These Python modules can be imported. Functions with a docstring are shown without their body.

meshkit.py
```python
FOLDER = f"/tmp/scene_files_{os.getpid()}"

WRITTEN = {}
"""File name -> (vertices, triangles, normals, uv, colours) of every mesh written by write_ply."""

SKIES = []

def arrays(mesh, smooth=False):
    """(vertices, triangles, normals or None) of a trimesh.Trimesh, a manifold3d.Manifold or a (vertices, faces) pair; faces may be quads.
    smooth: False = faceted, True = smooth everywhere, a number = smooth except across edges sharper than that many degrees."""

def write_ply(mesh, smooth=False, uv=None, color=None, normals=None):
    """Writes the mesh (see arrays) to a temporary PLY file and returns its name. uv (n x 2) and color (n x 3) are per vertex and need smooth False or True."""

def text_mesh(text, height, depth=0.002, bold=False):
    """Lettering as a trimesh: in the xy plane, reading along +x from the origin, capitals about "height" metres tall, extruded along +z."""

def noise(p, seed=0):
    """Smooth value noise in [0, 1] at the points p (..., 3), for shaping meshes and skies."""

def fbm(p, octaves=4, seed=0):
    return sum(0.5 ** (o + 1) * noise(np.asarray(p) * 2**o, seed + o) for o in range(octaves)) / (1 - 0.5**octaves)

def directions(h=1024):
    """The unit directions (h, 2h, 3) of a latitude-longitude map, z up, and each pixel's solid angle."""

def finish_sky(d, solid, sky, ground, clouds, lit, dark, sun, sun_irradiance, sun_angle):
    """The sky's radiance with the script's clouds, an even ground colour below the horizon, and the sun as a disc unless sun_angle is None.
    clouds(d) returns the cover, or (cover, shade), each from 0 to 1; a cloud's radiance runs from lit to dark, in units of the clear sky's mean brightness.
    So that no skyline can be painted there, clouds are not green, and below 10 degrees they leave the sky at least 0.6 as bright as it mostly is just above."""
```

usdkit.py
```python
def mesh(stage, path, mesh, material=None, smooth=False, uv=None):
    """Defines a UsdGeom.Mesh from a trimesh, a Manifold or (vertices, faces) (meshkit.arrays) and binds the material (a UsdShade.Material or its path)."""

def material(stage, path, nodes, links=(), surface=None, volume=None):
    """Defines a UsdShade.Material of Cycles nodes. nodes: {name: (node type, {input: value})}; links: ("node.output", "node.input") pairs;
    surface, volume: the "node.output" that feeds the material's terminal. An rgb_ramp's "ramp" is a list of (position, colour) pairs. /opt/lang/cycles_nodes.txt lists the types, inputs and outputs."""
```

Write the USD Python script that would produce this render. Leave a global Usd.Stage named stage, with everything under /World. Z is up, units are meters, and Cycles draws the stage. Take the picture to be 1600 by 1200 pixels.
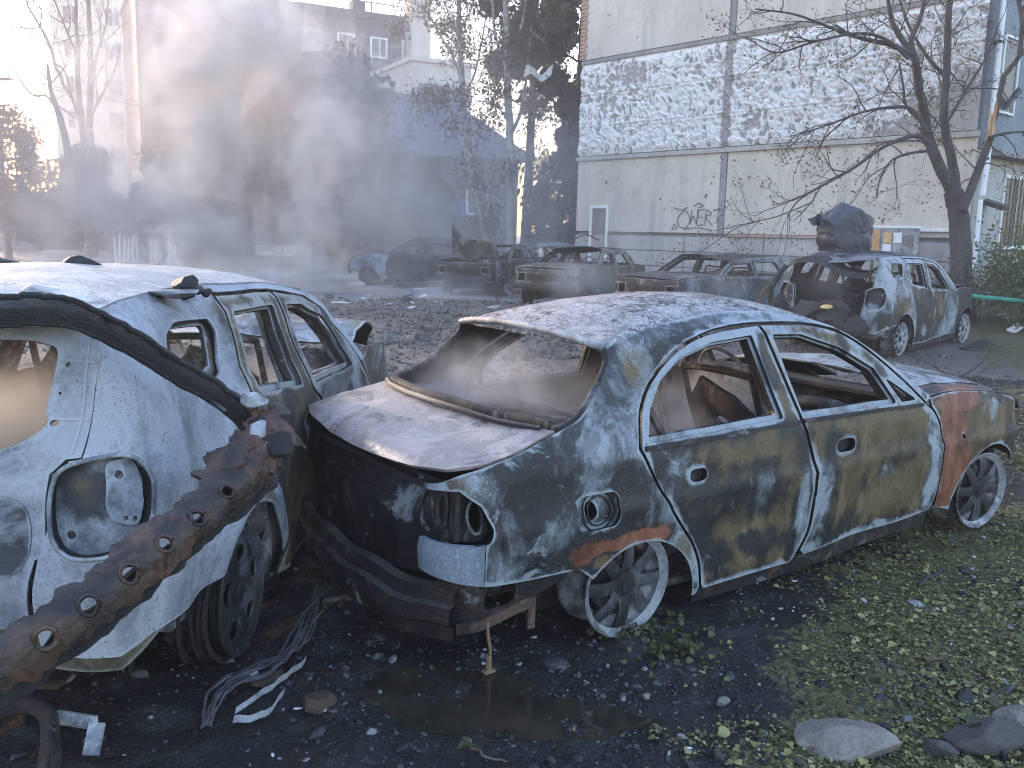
import math, random
import numpy as np, trimesh, shapely
from shapely.geometry import Polygon, LineString, Point, box as sbox
from shapely.ops import unary_union
from scipy.spatial import Delaunay
import usdkit, meshkit
from pxr import Usd, UsdGeom, UsdLux, UsdShade, Gf, Sdf, Vt

HAZE_DENSITY, SMOKE_K, BANK_K = 0.0022, 0.9, 0.030
stage = Usd.Stage.CreateInMemory()
UsdGeom.SetStageUpAxis(stage, UsdGeom.Tokens.z)
UsdGeom.SetStageMetersPerUnit(stage, 1.0)
UsdGeom.Xform.Define(stage, '/World')
UsdGeom.Scope.Define(stage, '/World/Looks')

# ---------------------------------------------------------------- camera
YAW, PITCH, ROLL = 0.96256, 0.16537, 0.02554
CAM = np.array([-2.215, -3.110, 1.508])
FW = np.array([math.cos(YAW), math.sin(YAW), 0.0])      # level forward
RT = np.array([math.sin(YAW), -math.cos(YAW), 0.0])     # level right
UP = np.array([0, 0, 1.0])
def cam_axes():
    f = FW * math.cos(PITCH) - UP * math.sin(PITCH)
    d = np.cross(f, RT)
    c, s = math.cos(ROLL), math.sin(ROLL)
    return c * RT - s * d, s * RT + c * d, f
CR, CD, CF = cam_axes()
cam = UsdGeom.Camera.Define(stage, '/World/camera')
m4 = np.eye(4); m4[0, :3] = CR; m4[1, :3] = -CD; m4[2, :3] = -CF; m4[3, :3] = CAM
cam.AddTransformOp().Set(Gf.Matrix4d(*m4.ravel().tolist()))
cam.CreateHorizontalApertureAttr(36.0)
cam.CreateVerticalApertureAttr(27.0)
cam.CreateFocalLengthAttr(36.0 * 1400 / 1600)
cam.CreateClippingRangeAttr(Gf.Vec2f(0.05, 2000))
cam.CreateExposureAttr(EXPOSURE := 2.75)

# ---------------------------------------------------------------- sky and sun
SUN_AZ, SUN_EL = math.radians(-40), math.radians(11)   # left of the viewing direction, low
SKY_STRENGTH, SUN_INTENSITY = 0.14, 0.25
sd = (FW * math.cos(SUN_AZ) + RT * math.sin(SUN_AZ)) * math.cos(SUN_EL) + UP * math.sin(SUN_EL)
sky = UsdLux.DomeLight.Define(stage, '/World/sky')
sky.CreateIntensityAttr(1.0)
sky_m = usdkit.material(stage, '/World/Looks/sky', {
    's': ('sky_texture', {'sky_type': 'single_scattering', 'sun_disc': False, 'sun_elevation': SUN_EL,
                          'sun_rotation': math.atan2(sd[0], sd[1]), 'aerosol_density': 1.1, 'air_density': 1.0, 'ozone_density': 2.6}),
    't': ('texture_coordinate', {}), 'z': ('separate_xyz', {}), 'f': ('map_range', {'range_type': 'linear', 'from_min': 0.05, 'from_max': 0.5, 'to_min': 1.0, 'to_max': 0.0, 'clamp': True}),
    'm': ('mix_color', {'blend_type': 'multiply', 'b': (.80, .54, .36)}),      # dusty air: the whole lower sky is duller and warmer at dusk
    'b': ('background_shader', {'strength': SKY_STRENGTH})},
    [('t.generated', 'z.vector'), ('z.z', 'f.value'), ('f.result', 'm.fac'), ('s.color', 'm.a'), ('m.result', 'b.color')], surface='b.background')
UsdShade.MaterialBindingAPI.Apply(sky.GetPrim()).Bind(sky_m)
sky.GetPrim().SetCustomDataByKey('kind', 'structure')
sun = UsdLux.DistantLight.Define(stage, '/World/sun')
sun.CreateIntensityAttr(SUN_INTENSITY); sun.CreateAngleAttr(2.0); sun.CreateColorAttr(Gf.Vec3f(1.0, 0.84, 0.68))
sun.GetPrim().CreateAttribute('inputs:normalize', Sdf.ValueTypeNames.Bool).Set(True)
zx = sd; xx = np.cross(UP, zx); xx /= np.linalg.norm(xx); yx = np.cross(zx, xx)
ms = np.eye(4); ms[0, :3] = xx; ms[1, :3] = yx; ms[2, :3] = zx
sun.AddTransformOp().Set(Gf.Matrix4d(*ms.ravel().tolist()))

# ---------------------------------------------------------------- helpers: places
def E(lat, dep, z=0.0):
    """a place, given in metres to the right of and ahead of the spot where the viewer stands"""
    return np.array([CAM[0], CAM[1], 0.0]) + lat * RT + dep * FW + np.array([0, 0, z])
def dirn(phi):
    """heading phi degrees right of the viewing direction -> yaw about z"""
    return YAW - math.radians(phi)
def ray(px, py):
    return (CR * (px - 800) + CD * (py - 600)) / 1400 + CF
def D(px, py, depth):
    return CAM + ray(px, py) * depth
def rng(seed):
    return np.random.default_rng(seed)
fbm, noise = meshkit.fbm, meshkit.noise

# ---------------------------------------------------------------- helpers: prims
used = {}
def free(parent, name):
    k = (parent, name); n = used.get(k, -1) + 1; used[k] = n
    return f'{parent}/{name}' if n == 0 else f'{parent}/{name}_{n:03d}'
def grow(prim, k):
    UsdGeom.Xformable(prim).AddScaleOp().Set(Gf.Vec3f(k, k, k)); return prim
def data(prim, label=None, cat=None, group=None, kind=None):
    for k, v in (('label', label), ('category', cat), ('group', group), ('kind', kind)):
        if v: prim.SetCustomDataByKey(k, v)
    return prim
def thing(name, label, cat, loc=(0, 0, 0), yaw=0.0, group=None, kind=None):
    x = UsdGeom.Xform.Define(stage, free('/World', name))
    x.AddTranslateOp().Set(Gf.Vec3d(*map(float, loc)))
    if yaw: x.AddRotateZOp().Set(math.degrees(yaw))
    return data(x.GetPrim(), label, cat, group, kind)
def obj(name, geo, mat, parent=None, smooth=30, label=None, cat=None, group=None, kind=None, pv=None):
    path = free(str(parent.GetPath()) if parent else '/World', name)
    m = usdkit.mesh(stage, path, geo, MATS[mat], smooth=smooth)
    if pv:
        for k, a in pv.items():
            a = np.asarray(a, np.float32)
            t = Sdf.ValueTypeNames.Color3fArray if a.ndim == 2 else Sdf.ValueTypeNames.FloatArray
            P = UsdGeom.PrimvarsAPI(m).CreatePrimvar(k, t, 'vertex')
            P.Set(Vt.Vec3fArray.FromNumpy(a) if a.ndim == 2 else Vt.FloatArray.FromNumpy(a))
    return data(m.GetPrim(), label, cat, group, kind)
def cat_mesh(ms):
    return trimesh.util.concatenate([trimesh.Trimesh(*m, process=False) if isinstance(m, tuple) else m for m in ms])

# ---------------------------------------------------------------- helpers: shapes
def bx(c, s, yaw=0.0, tilt=0.0, bev=0.0):
    s = np.asarray(s, float)
    if bev:
        b = min(bev, s.min() * 0.45)
        pts = []
        for k in range(3):
            q = s / 2 - b; q[k] = s[k] / 2
            pts += [np.array([i, j, l]) * q for i in (-1, 1) for j in (-1, 1) for l in (-1, 1)]
        m = trimesh.convex.convex_hull(np.array(pts))
    else:
        m = trimesh.creation.box(s)
    T = trimesh.transformations
    m.apply_transform(T.rotation_matrix(tilt, [0, 1, 0])); m.apply_transform(T.rotation_matrix(yaw, [0, 0, 1]))
    m.apply_translation(c)
    return m
def tube(pts, rad, sides=6, caps=True):
    pts = np.asarray(pts, float); n = len(pts)
    rad = np.broadcast_to(np.asarray(rad, float), (n,))
    t = np.gradient(pts, axis=0); t /= np.maximum(np.linalg.norm(t, axis=1, keepdims=True), 1e-9)
    a = np.cross(t[0], [0.31, 0.17, 0.93]); a /= np.linalg.norm(a)
    V = []
    ang = np.arange(sides) / sides * 2 * np.pi
    for i in range(n):
        a = a - t[i] * (a @ t[i]); a /= max(np.linalg.norm(a), 1e-9); b = np.cross(t[i], a)
        V.append(pts[i] + rad[i] * (np.cos(ang)[:, None] * a + np.sin(ang)[:, None] * b))
    V = np.vstack(V); F = []
    for i in range(n - 1):
        for k in range(sides):
            p, q = i * sides + k, i * sides + (k + 1) % sides
            F += [[p, q, q + sides], [p, q + sides, p + sides]]
    if caps:
        V = np.vstack([V, pts[0], pts[-1]]); c0, c1 = len(V) - 2, len(V) - 1
        for k in range(sides):
            F += [[c0, (k + 1) % sides, k], [c1, (n - 1) * sides + k, (n - 1) * sides + (k + 1) % sides]]
    return trimesh.Trimesh(V, F, process=False)
def smooth_line(pts, n):
    """Catmull-Rom through the points"""
    p = np.asarray(pts, float); k = len(p)
    q = np.vstack([2 * p[0] - p[1], p, 2 * p[-1] - p[-2]])
    out = []
    for x in np.linspace(0, k - 1, n):
        i = min(int(x), k - 2); t = x - i
        a, b, c, d = q[i:i + 4]
        out.append(0.5 * ((2 * b) + (c - a) * t + (2 * a - 5 * b + 4 * c - d) * t * t + (3 * b - a - 3 * c + d) * t ** 3))
    return np.array(out)
def revolve_y(profile, seg=40):
    """profile of (radius, y) turned about the y axis"""
    pr = np.asarray(profile, float); n = len(pr); V, F = [], []
    for k in range(seg):
        a = k / seg * 2 * np.pi
        V.append(np.stack([pr[:, 0] * math.cos(a), pr[:, 1], pr[:, 0] * math.sin(a)], 1))
    V = np.vstack(V)
    for k in range(seg):
        for i in range(n - 1):
            a, b = k * n + i, ((k + 1) % seg) * n + i
            F += [[a, a + 1, b + 1], [a, b + 1, b]]
    return trimesh.Trimesh(V, F, process=False)
def densify(ring, res):
    ls = LineString(ring); n = max(int(math.ceil(ls.length / res)), 4)
    keep = [np.array(c) for c in ring.coords[:-1]]
    out = []
    cs = list(ring.coords)
    for a, b in zip(cs[:-1], cs[1:]):
        a, b = np.array(a), np.array(b); k = max(1, int(math.ceil(np.linalg.norm(b - a) / res)))
        out += [a + (b - a) * i / k for i in range(k)]
    return np.array(out)
def tri2d(poly, res, seed=1):
    """2-D points, triangles and boundary loops of a polygon with holes"""
    poly = poly.simplify(res * 0.04)
    loops = [densify(r, res) for r in [poly.exterior, *poly.interiors]]
    bp = np.vstack(loops)
    x0, y0, x1, y1 = poly.bounds
    xs, ys = np.arange(x0, x1, res), np.arange(y0, y1, res * 0.87)
    g = np.stack(np.meshgrid(xs, ys), -1); g[1::2, :, 0] += res / 2
    g = g.reshape(-1, 2) + rng(seed).uniform(-.15, .15, (g.size // 2, 2)) * res
    inner = poly.buffer(-res * 0.5)
    g = g[shapely.contains_xy(inner, g[:, 0], g[:, 1])] if not inner.is_empty else np.zeros((0, 2))
    P = np.vstack([bp, g])
    T = Delaunay(P + rng(seed + 1).uniform(-1e-7, 1e-7, P.shape)).simplices
    c = P[T].mean(1)
    ok = shapely.contains_xy(poly, c[:, 0], c[:, 1])
    A = P[T]; e1, e2 = A[:, 1] - A[:, 0], A[:, 2] - A[:, 0]; ar = e1[:, 0] * e2[:, 1] - e1[:, 1] * e2[:, 0]
    ok &= np.abs(ar) > 1e-9
    T, ar = T[ok], ar[ok]
    T[ar < 0] = T[ar < 0][:, ::-1]
    idx, k = [], 0
    for l in loops:
        idx.append(np.arange(k, k + len(l))); k += len(l)
    return P, T, idx
def panel(poly, mapf, res, thick=0.012, flip=False, burn=None, edge_w=0.05):
    """A sheet of metal: the outline poly mapped into space by mapf, given thickness and return edges.
    Returns (vertices, faces) and the colour marks per vertex."""
    polys = list(poly.geoms) if hasattr(poly, 'geoms') else [poly]
    Vs, Fs, Bs, Es, k = [], [], [], [], 0
    for pg in polys:
        if pg.area < 1e-5: continue
        P, T, loops = tri2d(pg, res)
        if flip: T = T[:, ::-1]
        X = mapf(P)
        N = np.zeros_like(X); fn = np.cross(X[T[:, 1]] - X[T[:, 0]], X[T[:, 2]] - X[T[:, 0]])
        for j in range(3): np.add.at(N, T[:, j], fn)
        N /= np.maximum(np.linalg.norm(N, axis=1, keepdims=True), 1e-12)
        I = X - N * thick
        b = burn(P) if burn else np.full((len(P), 3), 0.5)
        dist = shapely.distance(pg.boundary, shapely.points(P))
        e = np.clip(1 - dist / edge_w, 0, 1)
        n = len(P)
        V, F = [X, I], [T, T[:, ::-1] + n]
        B, Ed = [b, b * 0.0], [e, np.zeros(n)]
        off = 2 * n
        for l in loops:
            m = len(l); V += [X[l], I[l]]
            a = off + np.arange(m); c = a + m; a2, c2 = np.roll(a, -1), np.roll(c, -1)
            f = np.vstack([np.stack([a, c, c2], 1), np.stack([a, c2, a2], 1)])
            F.append(f[:, ::-1] if flip else f); off += 2 * m
            B += [b[l], b[l] * 0.3]; Ed += [np.full(m, .5), np.full(m, .1)]
        V, F = np.vstack(V), np.vstack(F)
        Vs.append(V); Fs.append(F + k); Bs.append(np.vstack(B)); Es.append(np.concatenate(Ed)); k += len(V)
    return (np.vstack(Vs), np.vstack(Fs)), {'burn': np.clip(np.vstack(Bs), 0, 1), 'edge': np.concatenate(Es)}
def blob(r, sub=2, amp=0.25, seed=0, freq=1.6, flat=1.0):
    m = trimesh.creation.icosphere(sub, 1.0)
    v = m.vertices
    v = v * (1 + amp * (fbm(v * freq + seed * 7.3, 3, seed) - .5) * 2)[:, None]
    v = v * np.asarray(r) * np.array([1, 1, flat])
    return trimesh.Trimesh(v, m.faces, process=False)
def rock(r, seed, sub=3):
    g = rng(seed); m = trimesh.creation.icosphere(sub, 1.0); v = m.vertices.copy()
    for _ in range(9):                                     # planes cut facets
        n = g.normal(size=3); n /= np.linalg.norm(n); h = g.uniform(.55, .85)
        d = v @ n; v -= np.maximum(d - h, 0)[:, None] * n
    v *= (1 + .07 * (fbm(v * 4 + seed, 3, seed) - .5))[:, None]
    return trimesh.Trimesh(v * np.asarray(r), m.faces, process=False)
# ---------------------------------------------------------------- materials
MATS = {}
class NG:
    """collects the nodes of one material"""
    def __init__(s): s.nodes, s.links, s.k = {}, [], 0
    def __call__(s, kind, out, **inp):
        s.k += 1; nm = f'n{s.k}'; vals = {}
        for k, v in inp.items():
            if isinstance(v, str) and '.' in v and v.split('.')[0] in s.nodes: s.links.append((v, f'{nm}.{k}'))
            else: vals[k] = v
        s.nodes[nm] = (kind, vals)
        return f'{nm}.{out}'
    def obj(s, scale=(1, 1, 1), loc=(0, 0, 0)):
        return s('mapping', 'vector', vector=s('texture_coordinate', 'object'), scale=scale, location=loc)
    def pos(s, scale=(1, 1, 1)):
        return s('mapping', 'vector', vector=s('geometry', 'position'), scale=scale)
    def noise(s, vec, scale, detail=4, rough=.55, dist=0.0):
        return s('noise_texture', 'fac', vector=vec, scale=float(scale), detail=float(detail), roughness=float(rough), distortion=float(dist))
    def math(s, op, a, b=0.0, c=0.0, clamp=False):
        return s('math', 'value', math_type=op, value1=a, value2=b, value3=c, use_clamp=clamp)
    def rng(s, v, a, b, c=0.0, d=1.0):
        return s('map_range', 'result', value=v, from_min=float(a), from_max=float(b), to_min=float(c), to_max=float(d), clamp=True, range_type='linear')
    def mix(s, fac, a, b):
        return s('mix_color', 'result', blend_type='mix', fac=fac, a=a, b=b)
    def ramp(s, fac, stops):
        return s('rgb_ramp', 'color', fac=fac, ramp=stops)
    def bump(s, h, strength=.4, dist=.02):
        return s('bump', 'normal', height=h, strength=strength, distance=dist)
    def done(s, name, **p):
        b = s('principled_bsdf', 'BSDF', **p)
        MATS[name] = usdkit.material(stage, f'/World/Looks/{name}', s.nodes, s.links, surface=b)
    def done_closure(s, name, c):
        MATS[name] = usdkit.material(stage, f'/World/Looks/{name}', s.nodes, s.links, surface=c)

def burnt(name, dark, steel, ash, ochre, rust, bias=(0, 0, 0), scale=1.0, white=.8, speck=0.0, rough=(.45, .8), spec=.4, edge=True, marks=True, fleck=1.0, soft=.5):
    g = NG(); v = g.obj(); vs = g.obj(scale=(1.15, 1.15, .72))
    n1 = g.noise(v, 1.7 * scale, 7, .62, .9); n2 = g.noise(vs, 6.2 * scale, 7, .66, .9); n3 = g.noise(v, 55 * scale, 4, .6); n4 = g.noise(vs, 3.6 * scale, 5, .6, 1.0)
    n5 = g.noise(v, 150 * scale, 2, .5)
    if marks:
        at = g('attribute', 'color', attribute='burn'); sp = g('separate_color', 'r', color=at); q = sp.split('.')[0]
        R, G_, B = q + '.r', q + '.g', q + '.b'
    else:
        R = G_ = B = .45
    def mask(base, a, wa, b, wb, bi, k):
        s_ = g.math('add', base, g.math('multiply_add', a, wa, -wa / 2 + bi))
        s_ = g.math('add', s_, g.math('multiply_add', b, wb, -wb / 2))
        return g.rng(s_, .5 - k, .5 + k)
    A = mask(R, n1, 1.5, n2, 1.0, bias[0], .12)
    O = mask(G_, n4, 1.4, n2, .8, bias[1], .13)
    Rm = mask(B, n1, 1.0, n3, .5, bias[2], .07)
    ac = g.mix(g.rng(n2, .35, .68), steel, ash)
    ac = g.mix(g.rng(n3, .58, .74, 0, .5), ac, tuple(min(1, x * 1.45) for x in ash))
    col = g.mix(A, dark, ac)
    cr = g.rng(g.math('add', g.noise(v, 3.1 * scale, 8, .7, 1.4), g.math('multiply_add', R, .35, -.17)), .585 - .02 * soft, .615 + .03 * soft)
    col = g.mix(g.math('multiply', cr, .75), col, tuple(min(1, x * 1.25) for x in ash))
    so = g.rng(g.noise(v, 2.6 * scale, 8, .7, 1.1), .385 - .02 * soft, .43 + .03 * soft, .85 - .35 * (soft > 1), 0)
    col = g.mix(so, col, dark)
    oc = g.ramp(n2, [(.3, tuple(x * .28 for x in ochre)), (.5, tuple(x * .8 for x in ochre)), (.7, tuple(min(1, x * 1.5) for x in ochre))])
    col = g.mix(O, col, oc)
    rc = g.ramp(g.math('multiply_add', n4, .5, g.math('multiply', n2, .5)), [(.34, tuple(x * .22 for x in rust)), (.47, tuple(x * .75 for x in rust)), (.55, (rust[0] * 1.15, rust[1] * 1.3, rust[2] * 1.5)), (.68, (rust[0] * 1.5, rust[1] * 2.6, rust[2] * 2.6))])
    col = g.mix(Rm, col, rc)
    if edge:
        ed = g('attribute', 'fac', attribute='edge')
        W = g.rng(g.math('add', ed, g.math('add', g.math('multiply_add', n4, 1.9, -.95), g.math('multiply_add', n2, .9, -.45))), .60, .95, 0, white)
        col = g.mix(W, col, tuple(min(1, x * 1.25) for x in ash))
    pit = g.rng(n5, .60, .68, 0, .8)
    col = g.mix(g.math('multiply', pit, g.rng(n2, .4, .6)), col, dark)
    fl = g.rng(g.noise(v, 95 * scale, 3, .6), .585, .65, 0, .75); fz = g.rng(g.noise(v, 6.5 * scale, 4, .6), .45, .62)
    col = g.mix(g.math('multiply', g.math('multiply', fl, fz), g.math('multiply_add', A, .75 * fleck, .12 * fleck)), col, tuple(min(1, x * 1.7) for x in ash))
    if speck:
        s1 = g.rng(n5, .47, .53); s2 = g.rng(g.noise(v, 30, 4, .65), .40, .54)
        col = g.mix(g.math('multiply', g.math('multiply', s1, s2), speck), col, (.50, .505, .53))
    h = g.math('add', g.math('multiply', n3, .6), g.math('multiply', n5, .4)); h = g.math('add', h, g.math('multiply', n2, 1.4))
    g.done(name, base_color=col, roughness=g.rng(n2, .3, .7, *rough), specular_ior_level=spec, metallic=.15, normal=g.bump(h, .45, .012))

DK = (.006, .0065, .008)
burnt('burnt_blue', DK, (.030, .036, .045), (.20, .225, .252), (.095, .066, .032), (.165, .055, .029), bias=(-.15, -.02, -.04), white=.95, fleck=.8, rough=(.34, .72), spec=.5)
burnt('burnt_white', (.03, .033, .04), (.125, .138, .162), (.265, .283, .315), (.11, .09, .055), (.12, .06, .04), bias=(-.05, -.03, -.12), white=.6, fleck=.3, scale=.75, soft=2.2)
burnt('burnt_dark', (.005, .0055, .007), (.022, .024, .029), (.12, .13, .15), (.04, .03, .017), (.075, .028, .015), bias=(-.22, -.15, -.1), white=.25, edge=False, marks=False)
burnt('burnt_rear', (.006, .0055, .006), (.034, .036, .042), (.20, .21, .225), (.055, .04, .024), (.085, .036, .02), bias=(-.20, -.12, -.05), white=.4, edge=False, marks=False, rough=(.22, .6), spec=.6)
burnt('burnt_inside', (.022, .021, .024), (.07, .067, .075), (.24, .235, .25), (.07, .055, .04), (.12, .055, .035), bias=(-.04, -.12, -.18), edge=False, marks=False, rough=(.7, .9), spec=.2)
burnt('inside_pale', (.06, .058, .065), (.17, .165, .18), (.38, .37, .39), (.14, .12, .09), (.14, .08, .05), bias=(.05, -.15, -.25), edge=False, marks=False, rough=(.7, .9), spec=.2)
burnt('burnt_grey', (.018, .018, .02), (.072, .073, .08), (.20, .21, .225), (.075, .06, .04), (.11, .055, .035), bias=(-.02, -.03, -.1), scale=.8, white=.6)
burnt('burnt_olive', (.025, .023, .02), (.08, .077, .072), (.21, .215, .21), (.095, .082, .054), (.11, .06, .04), bias=(-.02, .04, -.12), scale=.9, white=.6)
burnt('burnt_brown', (.026, .023, .021), (.078, .073, .068), (.23, .235, .24), (.085, .066, .04), (.1, .05, .03), bias=(-.04, .02, -.12), scale=.8, white=.7, fleck=.5)
burnt('burnt_char', (.012, .013, .016), (.042, .046, .056), (.15, .165, .19), (.06, .048, .03), (.1, .045, .028), bias=(-.10, -.1, -.1), scale=.9, white=.5)
burnt('ash_roof', (.03, .028, .032), (.10, .097, .105), (.21, .205, .215), (.13, .11, .08), (.13, .08, .06), bias=(.02, -.25, -.2), speck=.7, white=.3, rough=(.75, .9), spec=.2)
burnt('pale_roof', (.07, .07, .078), (.175, .178, .19), (.30, .303, .322), (.18, .15, .115), (.2, .13, .1), bias=(.12, -.02, -.2), speck=.35, white=.3, rough=(.5, .8), spec=.3)
burnt('pink_deck', (.05, .042, .04), (.15, .124, .118), (.29, .24, .225), (.19, .15, .085), (.21, .145, .12), bias=(.12, -.22, .02), white=.2, rough=(.32, .6), spec=.55)
burnt('rusty_beam', (.007, .005, .005), (.03, .019, .017), (.11, .07, .066), (.055, .03, .018), (.085, .032, .02), bias=(-.06, -.02, .03), edge=False, marks=False, rough=(.25, .6), spec=.55)
burnt('rust', (.018, .012, .010), (.055, .038, .033), (.15, .12, .105), (.08, .055, .035), (.085, .036, .022), bias=(-.02, -.05, -.05), edge=False, marks=False, rough=(.7, .9))
burnt('alloy', (.025, .026, .03), (.12, .125, .14), (.30, .31, .335), (.07, .06, .045), (.1, .06, .04), bias=(.10, -.3, -.3), edge=False, marks=False, rough=(.35, .6), spec=.6)
burnt('alloy_dark', (.007, .0075, .009), (.026, .028, .034), (.09, .095, .11), (.035, .03, .022), (.05, .027, .02), bias=(-.05, -.3, -.3), edge=False, marks=False, rough=(.4, .6), spec=.5)
burnt('steel_pale', (.09, .095, .11), (.21, .225, .25), (.36, .385, .41), (.13, .1, .06), (.12, .07, .045), bias=(.12, -.2, -.25), edge=False, marks=False)
burnt('panel_blue', (.03, .033, .04), (.12, .15, .19), (.22, .26, .31), (.08, .065, .035), (.09, .045, .025), bias=(.2, -.3, -.3), edge=False, marks=False)

def simple(name, c1, c2, scale=3, rough=.85, detail=5, bump=.3, bs=None, spec=.3, world=False, stretch=(1, 1, 1), bd=.02):
    g = NG(); v = g.pos(stretch) if world else g.obj(stretch)
    n = g.noise(v, scale, detail, .6); n2 = g.noise(v, bs or scale * 9, 4, .6)
    col = g.ramp(g.math('multiply_add', n2, .35, g.math('multiply', n, .65)), [(.33, c1), (.67, c2)])
    g.done(name, base_color=col, roughness=rough, specular_ior_level=spec, normal=g.bump(n2, bump, bd))
simple('bark', (.05, .045, .04), (.16, .145, .125), 7, stretch=(1, 1, .25), bump=.8)
simple('bark_dark', (.022, .02, .02), (.065, .058, .055), 7, stretch=(1, 1, .25), bump=.8)
simple('birch_bark', (.10, .095, .09), (.46, .44, .42), 4, stretch=(1, 1, 1.6), bump=.4)
simple('split_wood', (.28, .15, .07), (.48, .30, .16), 9, stretch=(1, 1, .2))
simple('brick_far', (.035, .029, .03), (.07, .055, .053), 1.2, bump=.2)
simple('plaster_far', (.34, .31, .27), (.46, .42, .36), .5, bump=.1)
simple('cream_far', (.50, .44, .34), (.60, .54, .43), .3, bump=.1)
simple('roof_blue', (.03, .035, .045), (.06, .068, .082), 2, bump=.2)
simple('grey_wood', (.10, .09, .085), (.20, .18, .17), 3, stretch=(1, 1, .2))
simple('white_paint', (.55, .55, .54), (.75, .75, .74), 5, rough=.6, bump=.15)
simple('sheet_white', (.55, .57, .6), (.72, .74, .76), 2, rough=.5, bump=.1)
simple('blue_plaster', (.13, .15, .175), (.20, .225, .25), 1.2, bump=.25)
simple('dark_glass', (.015, .018, .022), (.04, .045, .05), 2, rough=.25, spec=.6, bump=.05)
simple('iron', (.03, .03, .032), (.07, .066, .062), 12, rough=.6)
simple('pipe_rust', (.22, .13, .10), (.40, .27, .21), 6)
simple('foam_yellow', (.42, .27, .09), (.6, .42, .2), 9)
simple('hose_green', (.02, .17, .12), (.035, .25, .18), 9, rough=.45, bump=.1)
simple('board_orange', (.36, .17, .05), (.5, .27, .1), 5)
simple('black_sheet', (.012, .0145, .02), (.04, .047, .06), 4, rough=.42, spec=.5, bump=.5, bd=.03)
simple('char', (.0035, .0035, .0045), (.013, .013, .0155), 14, rough=.6, bump=.8, spec=.5)
simple('char_strip', (.004, .0035, .004), (.017, .0135, .0135), 16, rough=.42, bump=.9, spec=.6)
simple('cable', (.025, .025, .029), (.105, .105, .118), 22, rough=.5, bump=.6)
simple('foil', (.09, .092, .10), (.33, .335, .36), 14, rough=.35, bump=.6, spec=.6)
simple('stone', (.10, .09, .08), (.27, .245, .22), 9, bump=.8, detail=8)
simple('stone_dark', (.035, .033, .033), (.09, .083, .08), 9, bump=.8, detail=8)
simple('brown_lump', (.03, .022, .017), (.10, .072, .05), 14, bump=.8)
simple('copper', (.10, .06, .04), (.2, .13, .085), 20)
simple('twig', (.05, .04, .032), (.15, .12, .09), 20)
simple('curb', (.36, .35, .35), (.5, .49, .48), 3)
simple('ink', (.06, .06, .065), (.11, .11, .115), 5, rough=.8, bump=.0)

def leaf_mat(name, stops, trans=.35):
    g = NG(); r = g('object_info', 'random'); isl = g('geometry', 'random_per_island')
    f = g.math('fraction', g.math('add', r, isl))
    col = g.ramp(f, stops)
    d = g('diffuse_bsdf', 'BSDF', color=col); t = g('translucent_bsdf', 'BSDF', color=col)
    gl = g('glossy_bsdf', 'BSDF', color=(.8, .8, .8), roughness=.45)
    c = g('mix_closure', 'closure', fac=trans, closure1=d, closure2=t)
    c = g('mix_closure', 'closure', fac=.05, closure1=c, closure2=gl)
    g.done_closure(name, c)
leaf_mat('leaf_litter', [(0, (.05, .055, .015)), (.2, (.15, .155, .045)), (.38, (.10, .075, .03)), (.5, (.035, .026, .016)), (.72, (.23, .22, .07)), (.9, (.33, .32, .13)), (1, (.03, .024, .016))], .12)
leaf_mat('leaf_green', [(0, (.035, .045, .015)), (.5, (.075, .085, .03)), (1, (.13, .135, .05))])
leaf_mat('leaf_bush', [(0, (.045, .07, .018)), (.5, (.11, .13, .035)), (.8, (.17, .17, .06)), (1, (.12, .09, .04))])
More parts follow.
